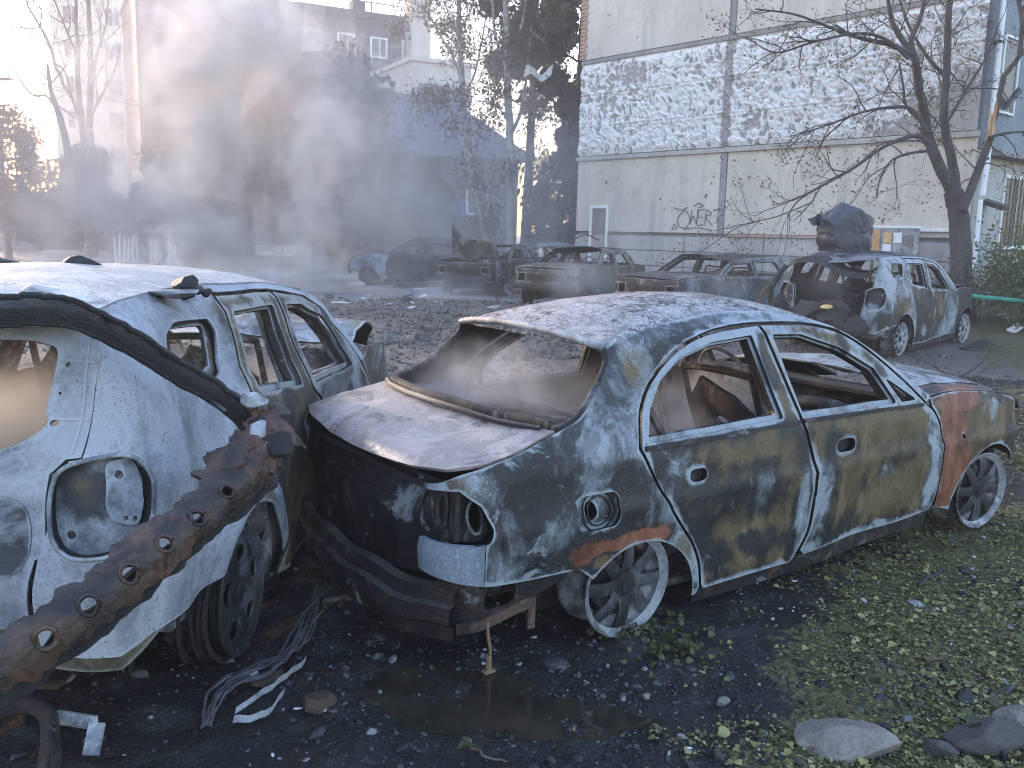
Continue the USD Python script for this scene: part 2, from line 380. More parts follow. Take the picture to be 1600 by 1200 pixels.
leaf_mat('leaf_dark', [(0, (.022, .034, .022)), (.6, (.042, .056, .034)), (1, (.07, .075, .045))], .25)
leaf_mat('leaf_birch', [(0, (.06, .06, .045)), (.6, (.11, .10, .07)), (1, (.17, .14, .10))], .3)
leaf_mat('leaf_brown', [(0, (.05, .04, .025)), (.6, (.10, .085, .05)), (1, (.10, .12, .05))], .3)
leaf_mat('chips', [(0, (.004, .004, .006)), (.55, (.014, .014, .017)), (.82, (.035, .034, .038)), (.93, (.085, .085, .092)), (1, (.2, .2, .215))], 0.0)
leaf_mat('ash_bits', [(0, (.2, .2, .215)), (.6, (.3, .3, .32)), (1, (.55, .55, .58))], 0.0)
leaf_mat('soil_lumps', [(0, (.03, .028, .028)), (.6, (.07, .06, .055)), (1, (.13, .115, .10))], 0.0)

# ground: three kinds of surface, chosen by marks on the sheet
g = NG(); v = g.pos()
at = g('attribute', 'color', attribute='zone'); q = g('separate_color', 'r', color=at).split('.')[0]
n1, n2, n3, n4 = g.noise(v, 1.1, 6, .6, .4), g.noise(v, 7, 6, .65), g.noise(v, 42, 5, .6), g.noise(v, 160, 3, .6)
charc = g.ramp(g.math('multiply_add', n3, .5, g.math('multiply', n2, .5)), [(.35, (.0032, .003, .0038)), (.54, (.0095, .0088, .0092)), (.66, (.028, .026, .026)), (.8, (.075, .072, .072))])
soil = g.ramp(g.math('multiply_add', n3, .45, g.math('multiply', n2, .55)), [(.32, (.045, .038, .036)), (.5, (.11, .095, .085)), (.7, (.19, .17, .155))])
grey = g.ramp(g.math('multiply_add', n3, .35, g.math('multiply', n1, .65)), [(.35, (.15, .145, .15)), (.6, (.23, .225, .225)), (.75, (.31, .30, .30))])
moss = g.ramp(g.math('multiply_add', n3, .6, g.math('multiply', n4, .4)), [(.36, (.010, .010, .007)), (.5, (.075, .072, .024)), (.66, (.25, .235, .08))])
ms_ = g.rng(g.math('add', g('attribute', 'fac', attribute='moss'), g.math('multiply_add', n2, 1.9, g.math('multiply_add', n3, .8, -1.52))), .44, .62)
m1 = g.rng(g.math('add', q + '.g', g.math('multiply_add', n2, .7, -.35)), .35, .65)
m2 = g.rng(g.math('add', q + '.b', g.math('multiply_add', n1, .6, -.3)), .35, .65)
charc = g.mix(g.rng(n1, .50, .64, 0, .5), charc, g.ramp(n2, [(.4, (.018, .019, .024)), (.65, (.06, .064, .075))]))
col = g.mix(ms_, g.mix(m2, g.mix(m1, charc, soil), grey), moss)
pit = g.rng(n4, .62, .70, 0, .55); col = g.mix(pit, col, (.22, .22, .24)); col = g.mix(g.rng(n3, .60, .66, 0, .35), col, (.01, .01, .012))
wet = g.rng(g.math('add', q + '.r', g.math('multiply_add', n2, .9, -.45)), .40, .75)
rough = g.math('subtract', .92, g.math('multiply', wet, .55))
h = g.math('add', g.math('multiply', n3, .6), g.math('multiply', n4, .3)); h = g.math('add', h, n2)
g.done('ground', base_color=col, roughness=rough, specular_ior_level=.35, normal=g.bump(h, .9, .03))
g = NG(); v = g.pos(); n = g.noise(v, 5, 4)
g.done('puddle', base_color=g.ramp(n, [(.35, (.010, .008, .006)), (.65, (.028, .022, .015))]), roughness=g.rng(g.noise(v, 22, 4), .4, .7, .03, .12), specular_ior_level=.55, normal=g.bump(g.noise(v, 9, 3), .06, .01))

# the end wall: smooth render with stains, and torn flaking render
def wall_mat(name, base, dark, light, flake=False):
    g = NG(); v = g.pos(); vs = g.pos((1, 1, .12))
    n1, n2, n3, st = g.noise(v, .7, 5, .6), g.noise(v, 6, 6, .65), g.noise(v, 40, 4), g.noise(vs, 2.2, 4, .6)
    col = g.ramp(g.math('multiply_add', n2, .4, g.math('multiply', n1, .6)), [(.33, dark), (.5, base), (.68, light)])
    col = g.mix(g.rng(st, .5, .75, 0, .65), col, tuple(x * .58 for x in base))
    hole = g.rng(g.noise(v, 5.5, 2, .5), .735, .75); col = g.mix(hole, col, (.06, .055, .05))
    if flake:
        at = g('attribute', 'fac', attribute='flake')
        col = g.mix(g.rng(g.math('add', at, g.math('multiply_add', n2, .8, -.4)), .36, .6), tuple(x * .64 for x in base), light)
    g.done(name, base_color=col, roughness=.9, specular_ior_level=.2, normal=g.bump(g.math('add', n3, n2), .35, .02))
wall_mat('wall_upper', (.46, .435, .395), (.37, .35, .315), (.52, .50, .455))
wall_mat('wall_lower', (.48, .44, .38), (.39, .355, .305), (.54, .50, .44))
wall_mat('wall_flaking', (.45, .44, .43), (.35, .34, .33), (.64, .635, .635), True)
wall_mat('wall_plinth', (.34, .33, .31), (.26, .25, .24), (.40, .39, .37))
wall_mat('joint_grey', (.22, .22, .22), (.15, .15, .15), (.29, .29, .29))
def volume(name, color, build, aniso=0.12):
    g = NG(); d = build(g)
    b = g('principled_volume', 'volume', color=color, density=d, anisotropy=aniso)
    MATS[name] = usdkit.material(stage, f'/World/Looks/{name}', g.nodes, g.links, volume=b)
volume('haze', (.96, .94, 1.0), lambda g: HAZE_DENSITY, .1)
def puff_density(k, scale):
    def f(g):
        o = g('texture_coordinate', 'object'); r = g('gradient_texture', 'fac', gradient_type='spherical', vector=o)
        p = g('geometry', 'position')
        n = g('noise_texture', 'fac', vector=g('mapping', 'vector', vector=p, scale=(1, 1, .7)), scale=float(scale), detail=6.0, roughness=.66, distortion=.9)
        a = g.math('multiply_add', r, 1.0, g.math('multiply_add', n, 2.7, -1.58))
        return g.math('multiply', g.rng(a, 0.0, .75), g.math('multiply', g.rng(r, 0, .35), k))
    return f
volume('smoke_thick', (.99, .98, .97), puff_density(SMOKE_K, 1.25), .2)
volume('smoke_thin', (.98, .955, .985), puff_density(SMOKE_K * .3, .55))
volume('smoke_column', (.99, .985, .98), puff_density(SMOKE_K * 1.5, 1.9), .3)
volume('smoke_near', (.98, .955, .985), puff_density(1.7, 2.6))
volume('smoke_cabin', (.98, .97, .97), puff_density(2.6, 1.6))

def bank_density(k):
    def f(g):
        o = g('texture_coordinate', 'object'); r = g('gradient_texture', 'fac', gradient_type='spherical', vector=o)
        n = g.noise(g.pos((1, 1, 1.6)), .16, 4, .6, .6)
        return g.math('multiply', g.rng(r, 0, .75), g.math('multiply', g.rng(n, .30, .72, .25, 1.6), k))
    return f
volume('smoke_bank', (.965, .94, .99), bank_density(BANK_K), .15)

# ---------------------------------------------------------------- ground
def latdep(X):
    d = X[..., :2] - CAM[:2]
    return d @ RT[:2], d @ FW[:2]
def sstep(x, a, b):
    t = np.clip((x - a) / (b - a), 0, 1); return t * t * (3 - 2 * t)
def ground_h(X):
    X = np.asarray(X, float); P = np.concatenate([X[..., :2], np.zeros(X.shape[:-1] + (1,))], -1)
    l, d = latdep(X)
    near = 1 - sstep(d, 25, 45)
    h = (fbm(P * 1.7 + 3, 4, 5) - .5) * .07 + (fbm(P * 7 + 1, 4, 9) - .5) * .05 + (fbm(P * 19, 3, 2) - .5) * .022
    mound = np.exp(-((l + .3) / 3.4) ** 2 - ((d - 14.2) / 3.4) ** 2)
    h = h * near + mound * (.12 + (fbm(P * 2.6, 5, 12) - .45) * .26)
    bank = sstep(l - .25 * d, 3.4, 6.5) * sstep(d, 13.2, 17) * (1 - sstep(d, 30, 40))
    h = h + bank * (.55 + .3 * (fbm(P * .9, 3, 4) - .5))
    return h - .015
def build_ground():
    g = rng(11)
    n = 95000
    r = np.exp(g.uniform(math.log(.9), math.log(60), n)); a = g.uniform(-.75, .75, n)
    near = np.array([CAM[:2]]) + (r * np.cos(a))[:, None] * FW[:2] + (r * np.sin(a))[:, None] * RT[:2]
    r2 = np.exp(g.uniform(math.log(.5), math.log(900), 9000)); a2 = g.uniform(-math.pi, math.pi, 9000)
    far = np.array([CAM[:2]]) + (r2 * np.cos(a2))[:, None] * FW[:2] + (r2 * np.sin(a2))[:, None] * RT[:2]
    ring = np.array([[math.cos(t), math.sin(t)] for t in np.linspace(0, 2 * np.pi, 60, False)]) * 1000
    P = np.vstack([near, far, ring])
    T = Delaunay(P).simplices
    A = P[T]; e1, e2 = A[:, 1] - A[:, 0], A[:, 2] - A[:, 0]; s = e1[:, 0] * e2[:, 1] - e1[:, 1] * e2[:, 0]; T[s < 0] = T[s < 0][:, ::-1]
    X = np.hstack([P, np.zeros((len(P), 1))]); X[:, 2] = ground_h(X)
    l, d = latdep(X)
    f = fbm(np.hstack([P * .5, np.zeros((len(P), 1))]), 4, 21)
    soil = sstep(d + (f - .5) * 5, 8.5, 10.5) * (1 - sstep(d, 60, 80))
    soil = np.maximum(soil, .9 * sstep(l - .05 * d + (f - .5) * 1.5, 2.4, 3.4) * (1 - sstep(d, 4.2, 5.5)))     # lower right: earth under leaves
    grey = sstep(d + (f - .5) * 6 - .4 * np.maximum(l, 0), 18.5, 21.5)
    wet = (1 - sstep(d + (f - .5) * 2, 3.2, 6.5)) * (1 - sstep(l + (f - .5) * 1.2, .5, 1.5))
    f2 = fbm(np.hstack([P * 1.6, np.zeros((len(P), 1))]), 4, 61)
    moss = sstep(l + (2.9 - d) * .50 + (f2 - .5) * 1.1, .45, 1.5) * (1 - sstep(d, 4.6, 6.0) * (1 - sstep(l - .3 * d, 1.8, 2.6)))
    moss = np.maximum(moss * (1 - sstep(d, 9, 11)), .8 * sstep(l - .42 * d, .6, 1.6) * sstep(d, 9, 12) * (1 - sstep(d, 22, 26)))
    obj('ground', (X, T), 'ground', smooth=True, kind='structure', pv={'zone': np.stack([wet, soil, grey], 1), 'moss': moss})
build_ground()

# puddles: still water in the hollows before the saloon
def puddle(cx, cy, pts, seed, label):
    g = rng(seed); a = np.linspace(0, 2 * np.pi, 70, False)
    r = 1 + .95 * (fbm(np.stack([np.cos(a) * 2.2, np.sin(a) * 2.2, a * 0 + seed], 1), 4, seed) - .5)
    P = np.stack([np.cos(a) * pts[0] * r, np.sin(a) * pts[1] * r], 1)
    pg = Polygon(P).buffer(0); c = E(cx, cy)
    (V, F), _ = panel(pg, lambda q: np.stack([c[0] + q[:, 0] * RT[0] + q[:, 1] * FW[0], c[1] + q[:, 0] * RT[1] + q[:, 1] * FW[1], np.full(len(q), pts[2])], 1), .06, .02)
    obj('puddle', (V, F), 'puddle', smooth=True, kind='structure')
puddle(-.18, 2.78, (.30, .15, .004), 3, '')
puddle(.06, 2.62, (.36, .13, .005), 8, '')

# ---------------------------------------------------------------- the block on the right
WA, WB = E(9.4, 17.9), E(1.77, 26.7)                 # near and far foot of its end wall
WL = float(np.linalg.norm(WB - WA)); WX = (WB - WA) / WL; WN = np.array([WX[1], -WX[0], 0.0])
if WN @ (WA - np.array([CAM[0], CAM[1], 0])) > 0: WN = -WN        # faces the viewer
def wallpt(w, z, out=0.0):
    w, z = np.broadcast_arrays(np.asarray(w, float), np.asarray(z, float))
    return WA + w[..., None] * WX + z[..., None] * UP + np.asarray(out)[..., None] * WN
blk = thing('apartment_block', 'pale concrete apartment block with torn flaking render band on its end wall', 'building')
def wbox(w0, w1, z0, z1, o0, o1):
    c = wallpt((w0 + w1) / 2, (z0 + z1) / 2, (o0 + o1) / 2)
    return bx(c, (w1 - w0, o1 - o0, z1 - z0), yaw=math.atan2(WX[1], WX[0]), bev=.006)
def wgrid(w0, w1, z0, z1, res, hf):
    nx, nz = int((w1 - w0) / res) + 1, int((z1 - z0) / res) + 1
    W, Z = np.meshgrid(np.linspace(w0, w1, nx), np.linspace(z0, z1, nz), indexing='ij')
    h, fl = hf(W, Z)
    V = wallpt(W, Z, h).reshape(-1, 3); i = np.arange(nx * nz).reshape(nx, nz)
    a, b, c, d = i[:-1, :-1].ravel(), i[1:, :-1].ravel(), i[1:, 1:].ravel(), i[:-1, 1:].ravel()
    F = np.vstack([np.stack([a, b, c], 1), np.stack([a, c, d], 1)])
    n = np.cross(V[F[0, 1]] - V[F[0, 0]], V[F[0, 2]] - V[F[0, 0]])
    return (V, F if n @ WN > 0 else F[:, ::-1]), {'flake': fl.ravel()}
obj('wall_core', wbox(.52, WL - .02, -.3, 12, -9.0, -.12), 'joint_grey', blk)
# concrete panels with open joints between them
for k, (w0, w1) in enumerate([(0.5, 6.42), (6.62, WL)]):
    for (z0, z1) in [(6.42, 8.95), (9.1, 11.9)]:
        obj('wall_panel', wbox(w0, w1, z0, z1, -.25, .03 if k else .02), 'wall_upper', blk)
    obj('wall_panel', wbox(w0, w1, 1.66, 3.64, -.25, .012 + .006 * k), 'wall_lower', blk)
def flaking(W, Z):
    p = np.stack([W * 1.0, Z * 1.0, W * 0], -1)
    wp = p + .30 * np.stack([fbm(p * 2.3, 3, 1), fbm(p * 2.3 + 9, 3, 2), W * 0], -1)
    lay = fbm(wp * 3.1, 4, 3); flake = np.clip((lay * 7) % 1.0, 0, 1)                       # layers of curled render
    crest = np.clip(1 - np.abs(2 * fbm(wp * 5.2 + 4, 4, 5) - 1) * 2.6, 0, 1) ** 1.6
    crest2 = np.clip(1 - np.abs(2 * fbm(wp * 10.5 + 7, 3, 15) - 1) * 2.2, 0, 1) ** 1.4
    dens = sstep(fbm(p * .7 + 2, 3, 8), .30, .50)
    dens = np.where(W < 3.4, (.45 + .55 * dens) * sstep(Z + W * .42, 4.5, 5.4), .62 + .38 * dens)
    dens = dens * (1 - .5 * np.exp(-((W - 9.7) / .5) ** 2 - ((Z - 6.0) / .35) ** 2))
    gz = np.minimum(np.abs(Z - 4.55), np.abs(Z - 5.42)); groove = np.exp(-(gz / .025) ** 2)
    gw = np.exp(-(np.abs(W - 6.52) / .13) ** 4)
    edge = np.minimum(sstep(Z, 3.75, 3.9), 1 - sstep(Z, 6.12, 6.3))
    f = (crest * .75 + crest2 * .45 + .30 * flake * (lay > .45)) * dens
    h = .004 + (f * .085 + .018 * fbm(p * 15, 3, 6)) * edge - .02 * groove - .02 * gw + .035 * np.exp(-((gz - .04) / .02) ** 2) * dens
    return h, np.clip(f * .8 + .28 * dens + .35 * (fbm(p * 12, 2, 44) - .5), 0, 1) * (1 - .85 * gw)
geo, pv = wgrid(0.53, WL - .03, 3.78, 6.32, .026, flaking)
obj('flaking_render', geo, 'wall_flaking', blk, smooth=True, pv=pv)
obj('cornice', wbox(.47, WL + .03, 3.64, 3.755, -.2, .075), 'wall_plinth', blk)
obj('seam', wbox(.5, WL, 6.30, 6.40, -.2, .045), 'joint_grey', blk)
obj('joint_strip', wbox(6.44, 6.60, 1.66, 3.64, -.2, .030), 'joint_grey', blk)
obj('joint_strip', wbox(6.44, 6.60, 6.42, 11.9, -.2, .012), 'joint_grey', blk)
for i in range(4):                                        # plinth blocks in rows
    w0 = 2.9 if i else 0
    for j, (za, zb) in enumerate([(-.3, .36), (.38, .76), (.78, 1.165), (1.185, 1.56)]):
        a, b = [(.5, 2.9), (2.93, 5.2), (5.23, 7.6), (7.63, WL)][i]
        obj('plinth_block', wbox(a, b, za, zb, -.3, .035 + .004 * ((i + j) % 3)), 'wall_plinth', blk)
obj('gas_pipe', tube([wallpt(w, 1.615, .085) for w in (2.6, 4, 5.4, 6.3)], .032, 8), 'pipe_rust', blk)
obj('sill_strip', wbox(.48, 3.0, 1.78, 1.85, -.1, .09), 'white_paint', blk)
# boarded door near the far corner
obj('door_leaf', wbox(10.42, 10.98, .1, 2.30, -.02, .03), 'grey_wood', blk)
fr = obj('door_frame', cat_mesh([wbox(10.98, 11.06, .1, 2.38, 0, .07), wbox(10.34, 10.42, .1, 2.38, 0, .07), wbox(10.34, 11.06, 2.30, 2.381, .001, .072)]), 'white_paint', blk)
# bricks laid bare at the far edge
g0 = rng(4)
for r in range(26):
    z = 6.45 + r * .105
    if z < 9:
        for c_ in range(1):
            obj('brick', wbox(WL - .02 - .14 - .05 * (r % 2), WL + .06, z, z + .085, -.1, .05 + g0.uniform(0, .01)), 'pipe_rust', blk)
# the long side of the block, going away to the right
SX = -WN * 1.0
def sidept(t, z, out=0.0): return WA + (.5 - out) * WX + t * SX + z * UP
def sbx(t0, t1, z0, z1, o0, o1):
    return bx(sidept((t0 + t1) / 2, (z0 + z1) / 2, (o0 + o1) / 2), (t1 - t0, o1 - o0, z1 - z0), yaw=math.atan2(SX[1], SX[0]), bev=.005)
obj('side_wall', sbx(.03, 8.9, -.3, 3.3, -.3, .02), 'wall_plinth', blk)
obj('side_wall', sbx(.03, 8.9, 3.42, 12, -.3, .06), 'blue_plaster', blk)
obj('ledge', sbx(.4, 8.9, 3.30, 3.415, -.2, .32), 'joint_grey', blk)
w_ = obj('window', sbx(1.45, 2.9, 1.55, 2.95, .0, .035), 'dark_glass', blk)
obj('sill', sbx(1.35, 3.0, 1.46, 1.535, 0, .16), 'sheet_white', w_)
obj('frame', cat_mesh([sbx(1.40, 1.46, 1.54, 3.0, 0, .06), sbx(1.46, 2.9, 2.93, 3.0, 0, .061), sbx(2.1, 2.16, 1.54, 2.93, .036, .058)]), 'white_paint', w_)
for k in range(7):
    t = 1.56 + k * .19
    obj('bar', tube([sidept(t, 1.54, .12), sidept(t, 2.98, .12)], .012, 5), 'iron', w_)
w2 = obj('window', sbx(.55, 1.25, 4.2, 5.6, .05, .09), 'dark_glass', blk)
obj('frame', cat_mesh([sbx(.5, .555, 4.15, 5.65, .05, .12), sbx(1.25, 1.305, 4.15, 5.65, .05, .12), sbx(.555, 1.25, 5.6, 5.65, .05, .121), sbx(.555, 1.25, 4.15, 4.2, .05, .121)]), 'white_paint', w2)
# downpipe, drainpipe brackets, torn sheet metal
dp = thing('downpipe', 'white rusty downpipe at the near corner of the pale apartment block', 'downpipe')
obj('pipe', tube(smooth_line([sidept(.12, 12, .16), sidept(.12, 6, .16), sidept(.10, 3.5, .18), sidept(.06, 2.5, .17)], 14), .055, 9), 'sheet_white', dp)
obj('pipe', tube(smooth_line([sidept(.02, 2.42, .17), sidept(-.02, 1.7, .19), sidept(-.08, 1.05, .22)], 9), .045, 9), 'sheet_white', dp, label='lower length of pipe knocked askew')
obj('pipe', tube([sidept(.0, 12, .10), sidept(.0, 6.6, .10)], .05, 8), 'board_orange', dp, label='rust brown upper pipe')
for z in (3.2, 5.4, 7.6): obj('bracket', sbx(.03, .21, z, z + .04, .05, .23), 'iron', dp)
for (t, z, rx, s, nm, lb) in [(.9, 4.45, .9, (.46, .05, .16), 'broken_flap', 'grey sheet metal flap hanging from the blue wall beside the window'), (.55, 2.35, -.3, (.55, .22, .09), 'fallen_lamp_box', 'dark metal box hanging askew under the ledge behind the tree')]:
    b = bx((0, 0, 0), s, bev=.01); b.apply_transform(trimesh.transformations.euler_matrix(rx * .3, rx, YAW + .5)); b.apply_translation(sidept(t, z, .22))
    tag_o = obj(nm, b, 'steel_pale' if 'flap' in nm else 'iron', label=lb, cat='debris')
# notice board by the near corner
nb = thing('notice_board', 'broken notice board of scorched posters before the block, behind the silver wreck', 'notice board', wallpt(1.75, .14, .55), math.atan2(WX[1], WX[0]))
obj('back_board', bx((0, 0, 1.38), (1.05, .03, .62), bev=.006), 'steel_pale', nb)
obj('side_board', bx((.36, .024, 1.36), (.16, .02, .58), bev=.004), 'board_orange', nb)
for i, (x, z, m_) in enumerate([(.12, 1.50, 'foam_yellow'), (.12, 1.26, 'sheet_white'), (-.10, 1.5, 'sheet_white'), (-.10, 1.24, 'steel_pale'), (-.32, 1.45, 'grey_wood'), (-.32, 1.18, 'blue_plaster')]):
    obj('poster', bx((x, .022 + .003 * i, z), (.18, .006, .21), tilt=.05 * (i % 3 - 1)), m_, nb)
for x in (-.45, .45): obj('post', bx((x, -.045, .75), (.05, .05, 1.7), bev=.005), 'iron', nb)
obj('top_rail', bx((0, 0, 1.72), (1.15, .07, .05), bev=.005), 'sheet_white', nb)
pst = obj('white_post', bx(wallpt(2.75, .72, .9), (.10, .05, 1.75), yaw=1.0, bev=.006), 'white_paint', label='short white post standing behind the roof of the silver wreck', cat='post')
# graffiti: looped letters in thin dark paint
gr = thing('graffiti', 'dark looping graffiti tag on the lower end wall above the plinth', 'graffiti')
def stroke(pts, r=.013):
    L_ = smooth_line([(a, b, 0) for a, b in pts], 8 * len(pts))
    ln = LineString(L_[:, :2]).buffer(r)
    (V, F), _ = panel(ln, lambda q: wallpt(q[:, 0], q[:, 1], np.full(len(q), .026)), .03, .004)
    return V, F
def W_(x, y): return (8.05 - x * 1.35, 1.72 + y * .62)     # letter box: x to the right, y up
letters = [[(.0, .0), (.05, .25), (.12, .1), (.04, .05)],
           [(.02, .95), (.2, .85), (.36, .95)], [(.30, .86), (.14, .55), (.16, .2), (.34, .12), (.42, .45), (.34, .8)],
           [(.46, .85), (.44, .3), (.5, .6), (.58, .3), (.60, .85)], [(.62, .85), (.60, .25), (.74, .25)], [(.62, .55), (.72, .55)], [(.62, .84), (.76, .86)],
           [(.80, .85), (.78, .25)], [(.80, .85), (.92, .7), (.80, .55), (.96, .22)],
           [(.5, 1.0), (.62, 1.12), (.72, 1.0), (.62, .95)], [(.3, .05), (.6, .12), (.95, .02)], [(.97, .8), (1.1, .9), (1.2, .7), (1.05, .5), (1.2, .3)]]
for s_ in letters: 
    if True: obj('stroke', stroke([W_(*p) for p in s_]), 'ink', gr)

# ---------------------------------------------------------------- buildings far left and centre
def facade(name, label, cat, lat, dep, phi, L_, H, depth, mat, roofm, rows, cols, win, gap, base, wm='white_paint', rail=False):
    t = thing(name, label, cat, E(lat, dep), dirn(phi))       # its front runs along local x, away from the viewer to the right
    obj('wall', bx((L_ / 2, depth / 2, H / 2), (L_, depth, H)), mat, t)
    obj('roof', bx((L_ / 2, depth / 2, H + .15), (L_ + .5, depth + .5, .3)), roofm, t)
    for r in range(rows):
        for c in range(cols):
            x = base[0] + c * gap[0]; z = base[1] + r * gap[1]
            w = obj('window', bx((x, -.02, z), (win[0], .12, win[1])), 'dark_glass', t)
            fw_ = cat_mesh([bx((x + sx * win[0] / 2, -.06, z), (.14, .14, win[1] + .14)) for sx in (-1, 1)] + [bx((x, -.062, z + sz * win[1] / 2), (win[0], .14, .12)) for sz in (-1, 1)] + [bx((x + .1, -.061, z), (.08, .1, win[1]))])
            obj('frame', fw_, wm, w)
    return t
b1 = facade('brick_block', 'long dark brick apartment block with white windows behind the smoke', 'building', -31.5, 77, 62, 26.0, 20.6, 12, 'brick_far', 'brick_far', 4, 8, (1.5, 1.7), (3.1, 3.2), (2.2, 8.6))
ch = obj('stair_tower', bx((24.4, -.6, 12.0), (1.9, 1.9, 23.8)), 'plaster_far', b1)
obj('parapet', bx((12, .1, 21.0), (24.6, .3, .5)), 'brick_far', b1)
rl = [tube([(0, .5, 22.2), (23, .5, 22.2)], .06, 5)] + [tube([(x, .5, 20.8), (x, .5, 22.2)], .05, 5) for x in np.arange(0, 23.5, 2.9)]
obj('roof_railing', cat_mesh(rl), 'iron', b1)
obj('aerial', tube([(20.4, 2, 20.8), (20.4, 2, 26)], .05, 5), 'iron', b1)
obj('chimney', bx((19.6, 2.5, 21.8), (1.2, 1.2, 1.6)), 'brick_far', b1)
b2 = facade('cream_tower', 'tall cream apartment tower glowing behind the bare tree', 'building', -50, 100, 78, 13.0, 40, 14, 'cream_far', 'cream_far', 8, 3, (1.6, 1.9), (4.2, 3.6), (2.0, 9))
b3 = facade('low_annex', 'small pale flat roofed building beside the brick block', 'building', -7.6, 66, 62, 4.6, 13.4, 8, 'plaster_far', 'plaster_far', 1, 1, (2.2, 1.9), (3, 3), (1.6, 11.0), wm='steel_pale')
# house with a steep blue roof
ho = thing('gabled_house', 'dark house with a steep blue roof behind the birches', 'house', E(-5.6, 43), dirn(70))
obj('wall', bx((2.0, 3, 2.6), (8.0, 6, 5.2)), 'brick_far', ho)
v = np.array([[-3.2, -.6, 5.2], [6.6, -.6, 5.2], [6.6, 6.6, 5.2], [-3.2, 6.6, 5.2], [-3.0, 2.6, 8.2], [3.0, 2.6, 8.2]])
obj('roof', (v, np.array([[0, 1, 5], [0, 5, 4], [1, 2, 5], [2, 3, 4], [2, 4, 5], [3, 0, 4], [0, 2, 1], [0, 3, 2]])), 'roof_blue', ho, smooth=False)
obj('eaves', bx((1.7, 3, 5.14), (10.0, 7.4, .16)), 'grey_wood', ho)
for x in (-.6, 1.6, 3.9):
    w = obj('window', bx((x, -.02, 3.2), (1.0, .1, 1.5)), 'dark_glass', ho)
    obj('frame', cat_mesh([bx((x + s * .52, -.05, 3.2), (.1, .12, 1.6)) for s in (-1, 1)] + [bx((x, -.052, 3.2 + s * .76), (1.0, .12, .1)) for s in (-1, 1)]), 'white_paint', w)
sh = thing('wooden_shed', 'low dark shed with lean roof beside the gabled house', 'shed', E(-3.3, 35), dirn(80))
obj('wall', bx((1.2, 1, 1.0), (2.6, 2, 2.0)), 'grey_wood', sh); obj('roof', bx((1.2, 1, 2.08), (3.0, 2.5, .12), tilt=.08), 'roof_blue', sh)
for k in range(6): obj('plank', bx((.05 + k * .46, -.03, 1.0), (.42, .03, 1.9), bev=.004), 'grey_wood', sh)
gs = thing('garage_row', 'long low dark garages under the trees at far left', 'garages', E(-27, 48), dirn(88))
obj('wall', bx((5, 2.5, 1.35), (13, 5, 2.7)), 'roof_blue', gs); obj('roof', bx((5, 2.5, 2.80), (13.6, 5.6, .2)), 'iron', gs)
for k in range(4): obj('door', bx((.2 + k * 3.1, -.04, 1.15), (2.5, .08, 2.2)), 'blue_plaster' if k == 0 else 'iron', gs)
# picket fence of pale boards in the smoke, far left
fe = thing('picket_fence', 'broken pale board fence standing in the smoke at the left', 'fence', E(-14.6, 33), dirn(88))
g0 = rng(6)
for k in range(17):
    if k in (6, 7, 11): continue
    obj('picket', bx((k * .16, g0.uniform(-.02, .02), .55 + g0.uniform(-.1, .05)), (.10, .025, 1.1), tilt=g0.uniform(-.12, .12), bev=.004), 'white_paint', fe)
for z in (.3, .85): obj('rail', bx((1.3, .03, z), (2.8, .03, .07)), 'grey_wood', fe)
sheet = Polygon([(0, 0), (.55, 0), (.62, .5), (.35, 1.15), (.12, .8)])
(Vs, Fs), _ = panel(sheet, lambda q: E(-12.6, 32.4) + q[:, :1] * RT + q[:, 1:] * UP + (.18 * np.sin(q[:, :1] * 9) * q[:, 1:]) * FW, .12, .01)
obj('hanging_cloth', (Vs, Fs), 'sheet_white', smooth=True, label='white torn cloth hung beside the broken board fence', cat='cloth')
# kerbs across the yard
for i, (a, b, w) in enumerate([((-19, 35.5), (-8.2, 36.8), .22), ((-24, 46), (-5, 46), .2), ((-9, 28.4), (-4.5, 28.0), .14)]):
    A, B = E(*a), E(*b); mid = (A + B) / 2; yw = math.atan2(*(B - A)[[1, 0]])
    ks = thing('kerb', ['long pale kerb across the yard behind the smoke, before the fence', 'farthest pale kerb, along the garages', 'short pale kerb to the left of the dark hatchback'][i], 'kerb')
    L_ = np.linalg.norm(B - A); nk = int(L_ // 1.0)
    for k in range(nk):
        c = A + (B - A) * (k + .5) / nk
        obj('kerb_stone', bx((c[0], c[1], .05), (L_ / nk - .02, w, .16), yaw=yw, bev=.02), 'curb', ks)
pole = thing('utility_pole', 'concrete utility pole with a crossarm at the far left edge', 'utility pole', E(-21.6, 38.5))
obj('shaft', tube([(0, 0, -.3), (-.12, -.02, 8.0)], [.17, .12], 8), 'joint_grey', pole)
arm = obj('crossarm', bx((-.1, 0, 7.3), (1.5, .08, .08), yaw=YAW - math.pi / 2), 'iron', pole)
for s in (-.6, .6): obj('insulator', tube([np.array([-.1, 0, 7.34]) + s * RT, np.array([-.1, 0, 7.55]) + s * RT], .05, 6), 'white_paint', arm)
for k in range(2):
    A, B = E(-21.6, 38.5, 7.4 - .1 * k), E(-48, 62, 7.8 - .3 * k)
    C_ = E(-8, 60, 8.6 - .3 * k); mid = (A + C_) / 2 - np.array([0, 0, .7])
    obj('wire', tube(smooth_line([A, mid, C_], 14), .018, 4), 'iron', label=['upper', 'lower'][k] + ' wire running from the utility pole over the yard', cat='wire')

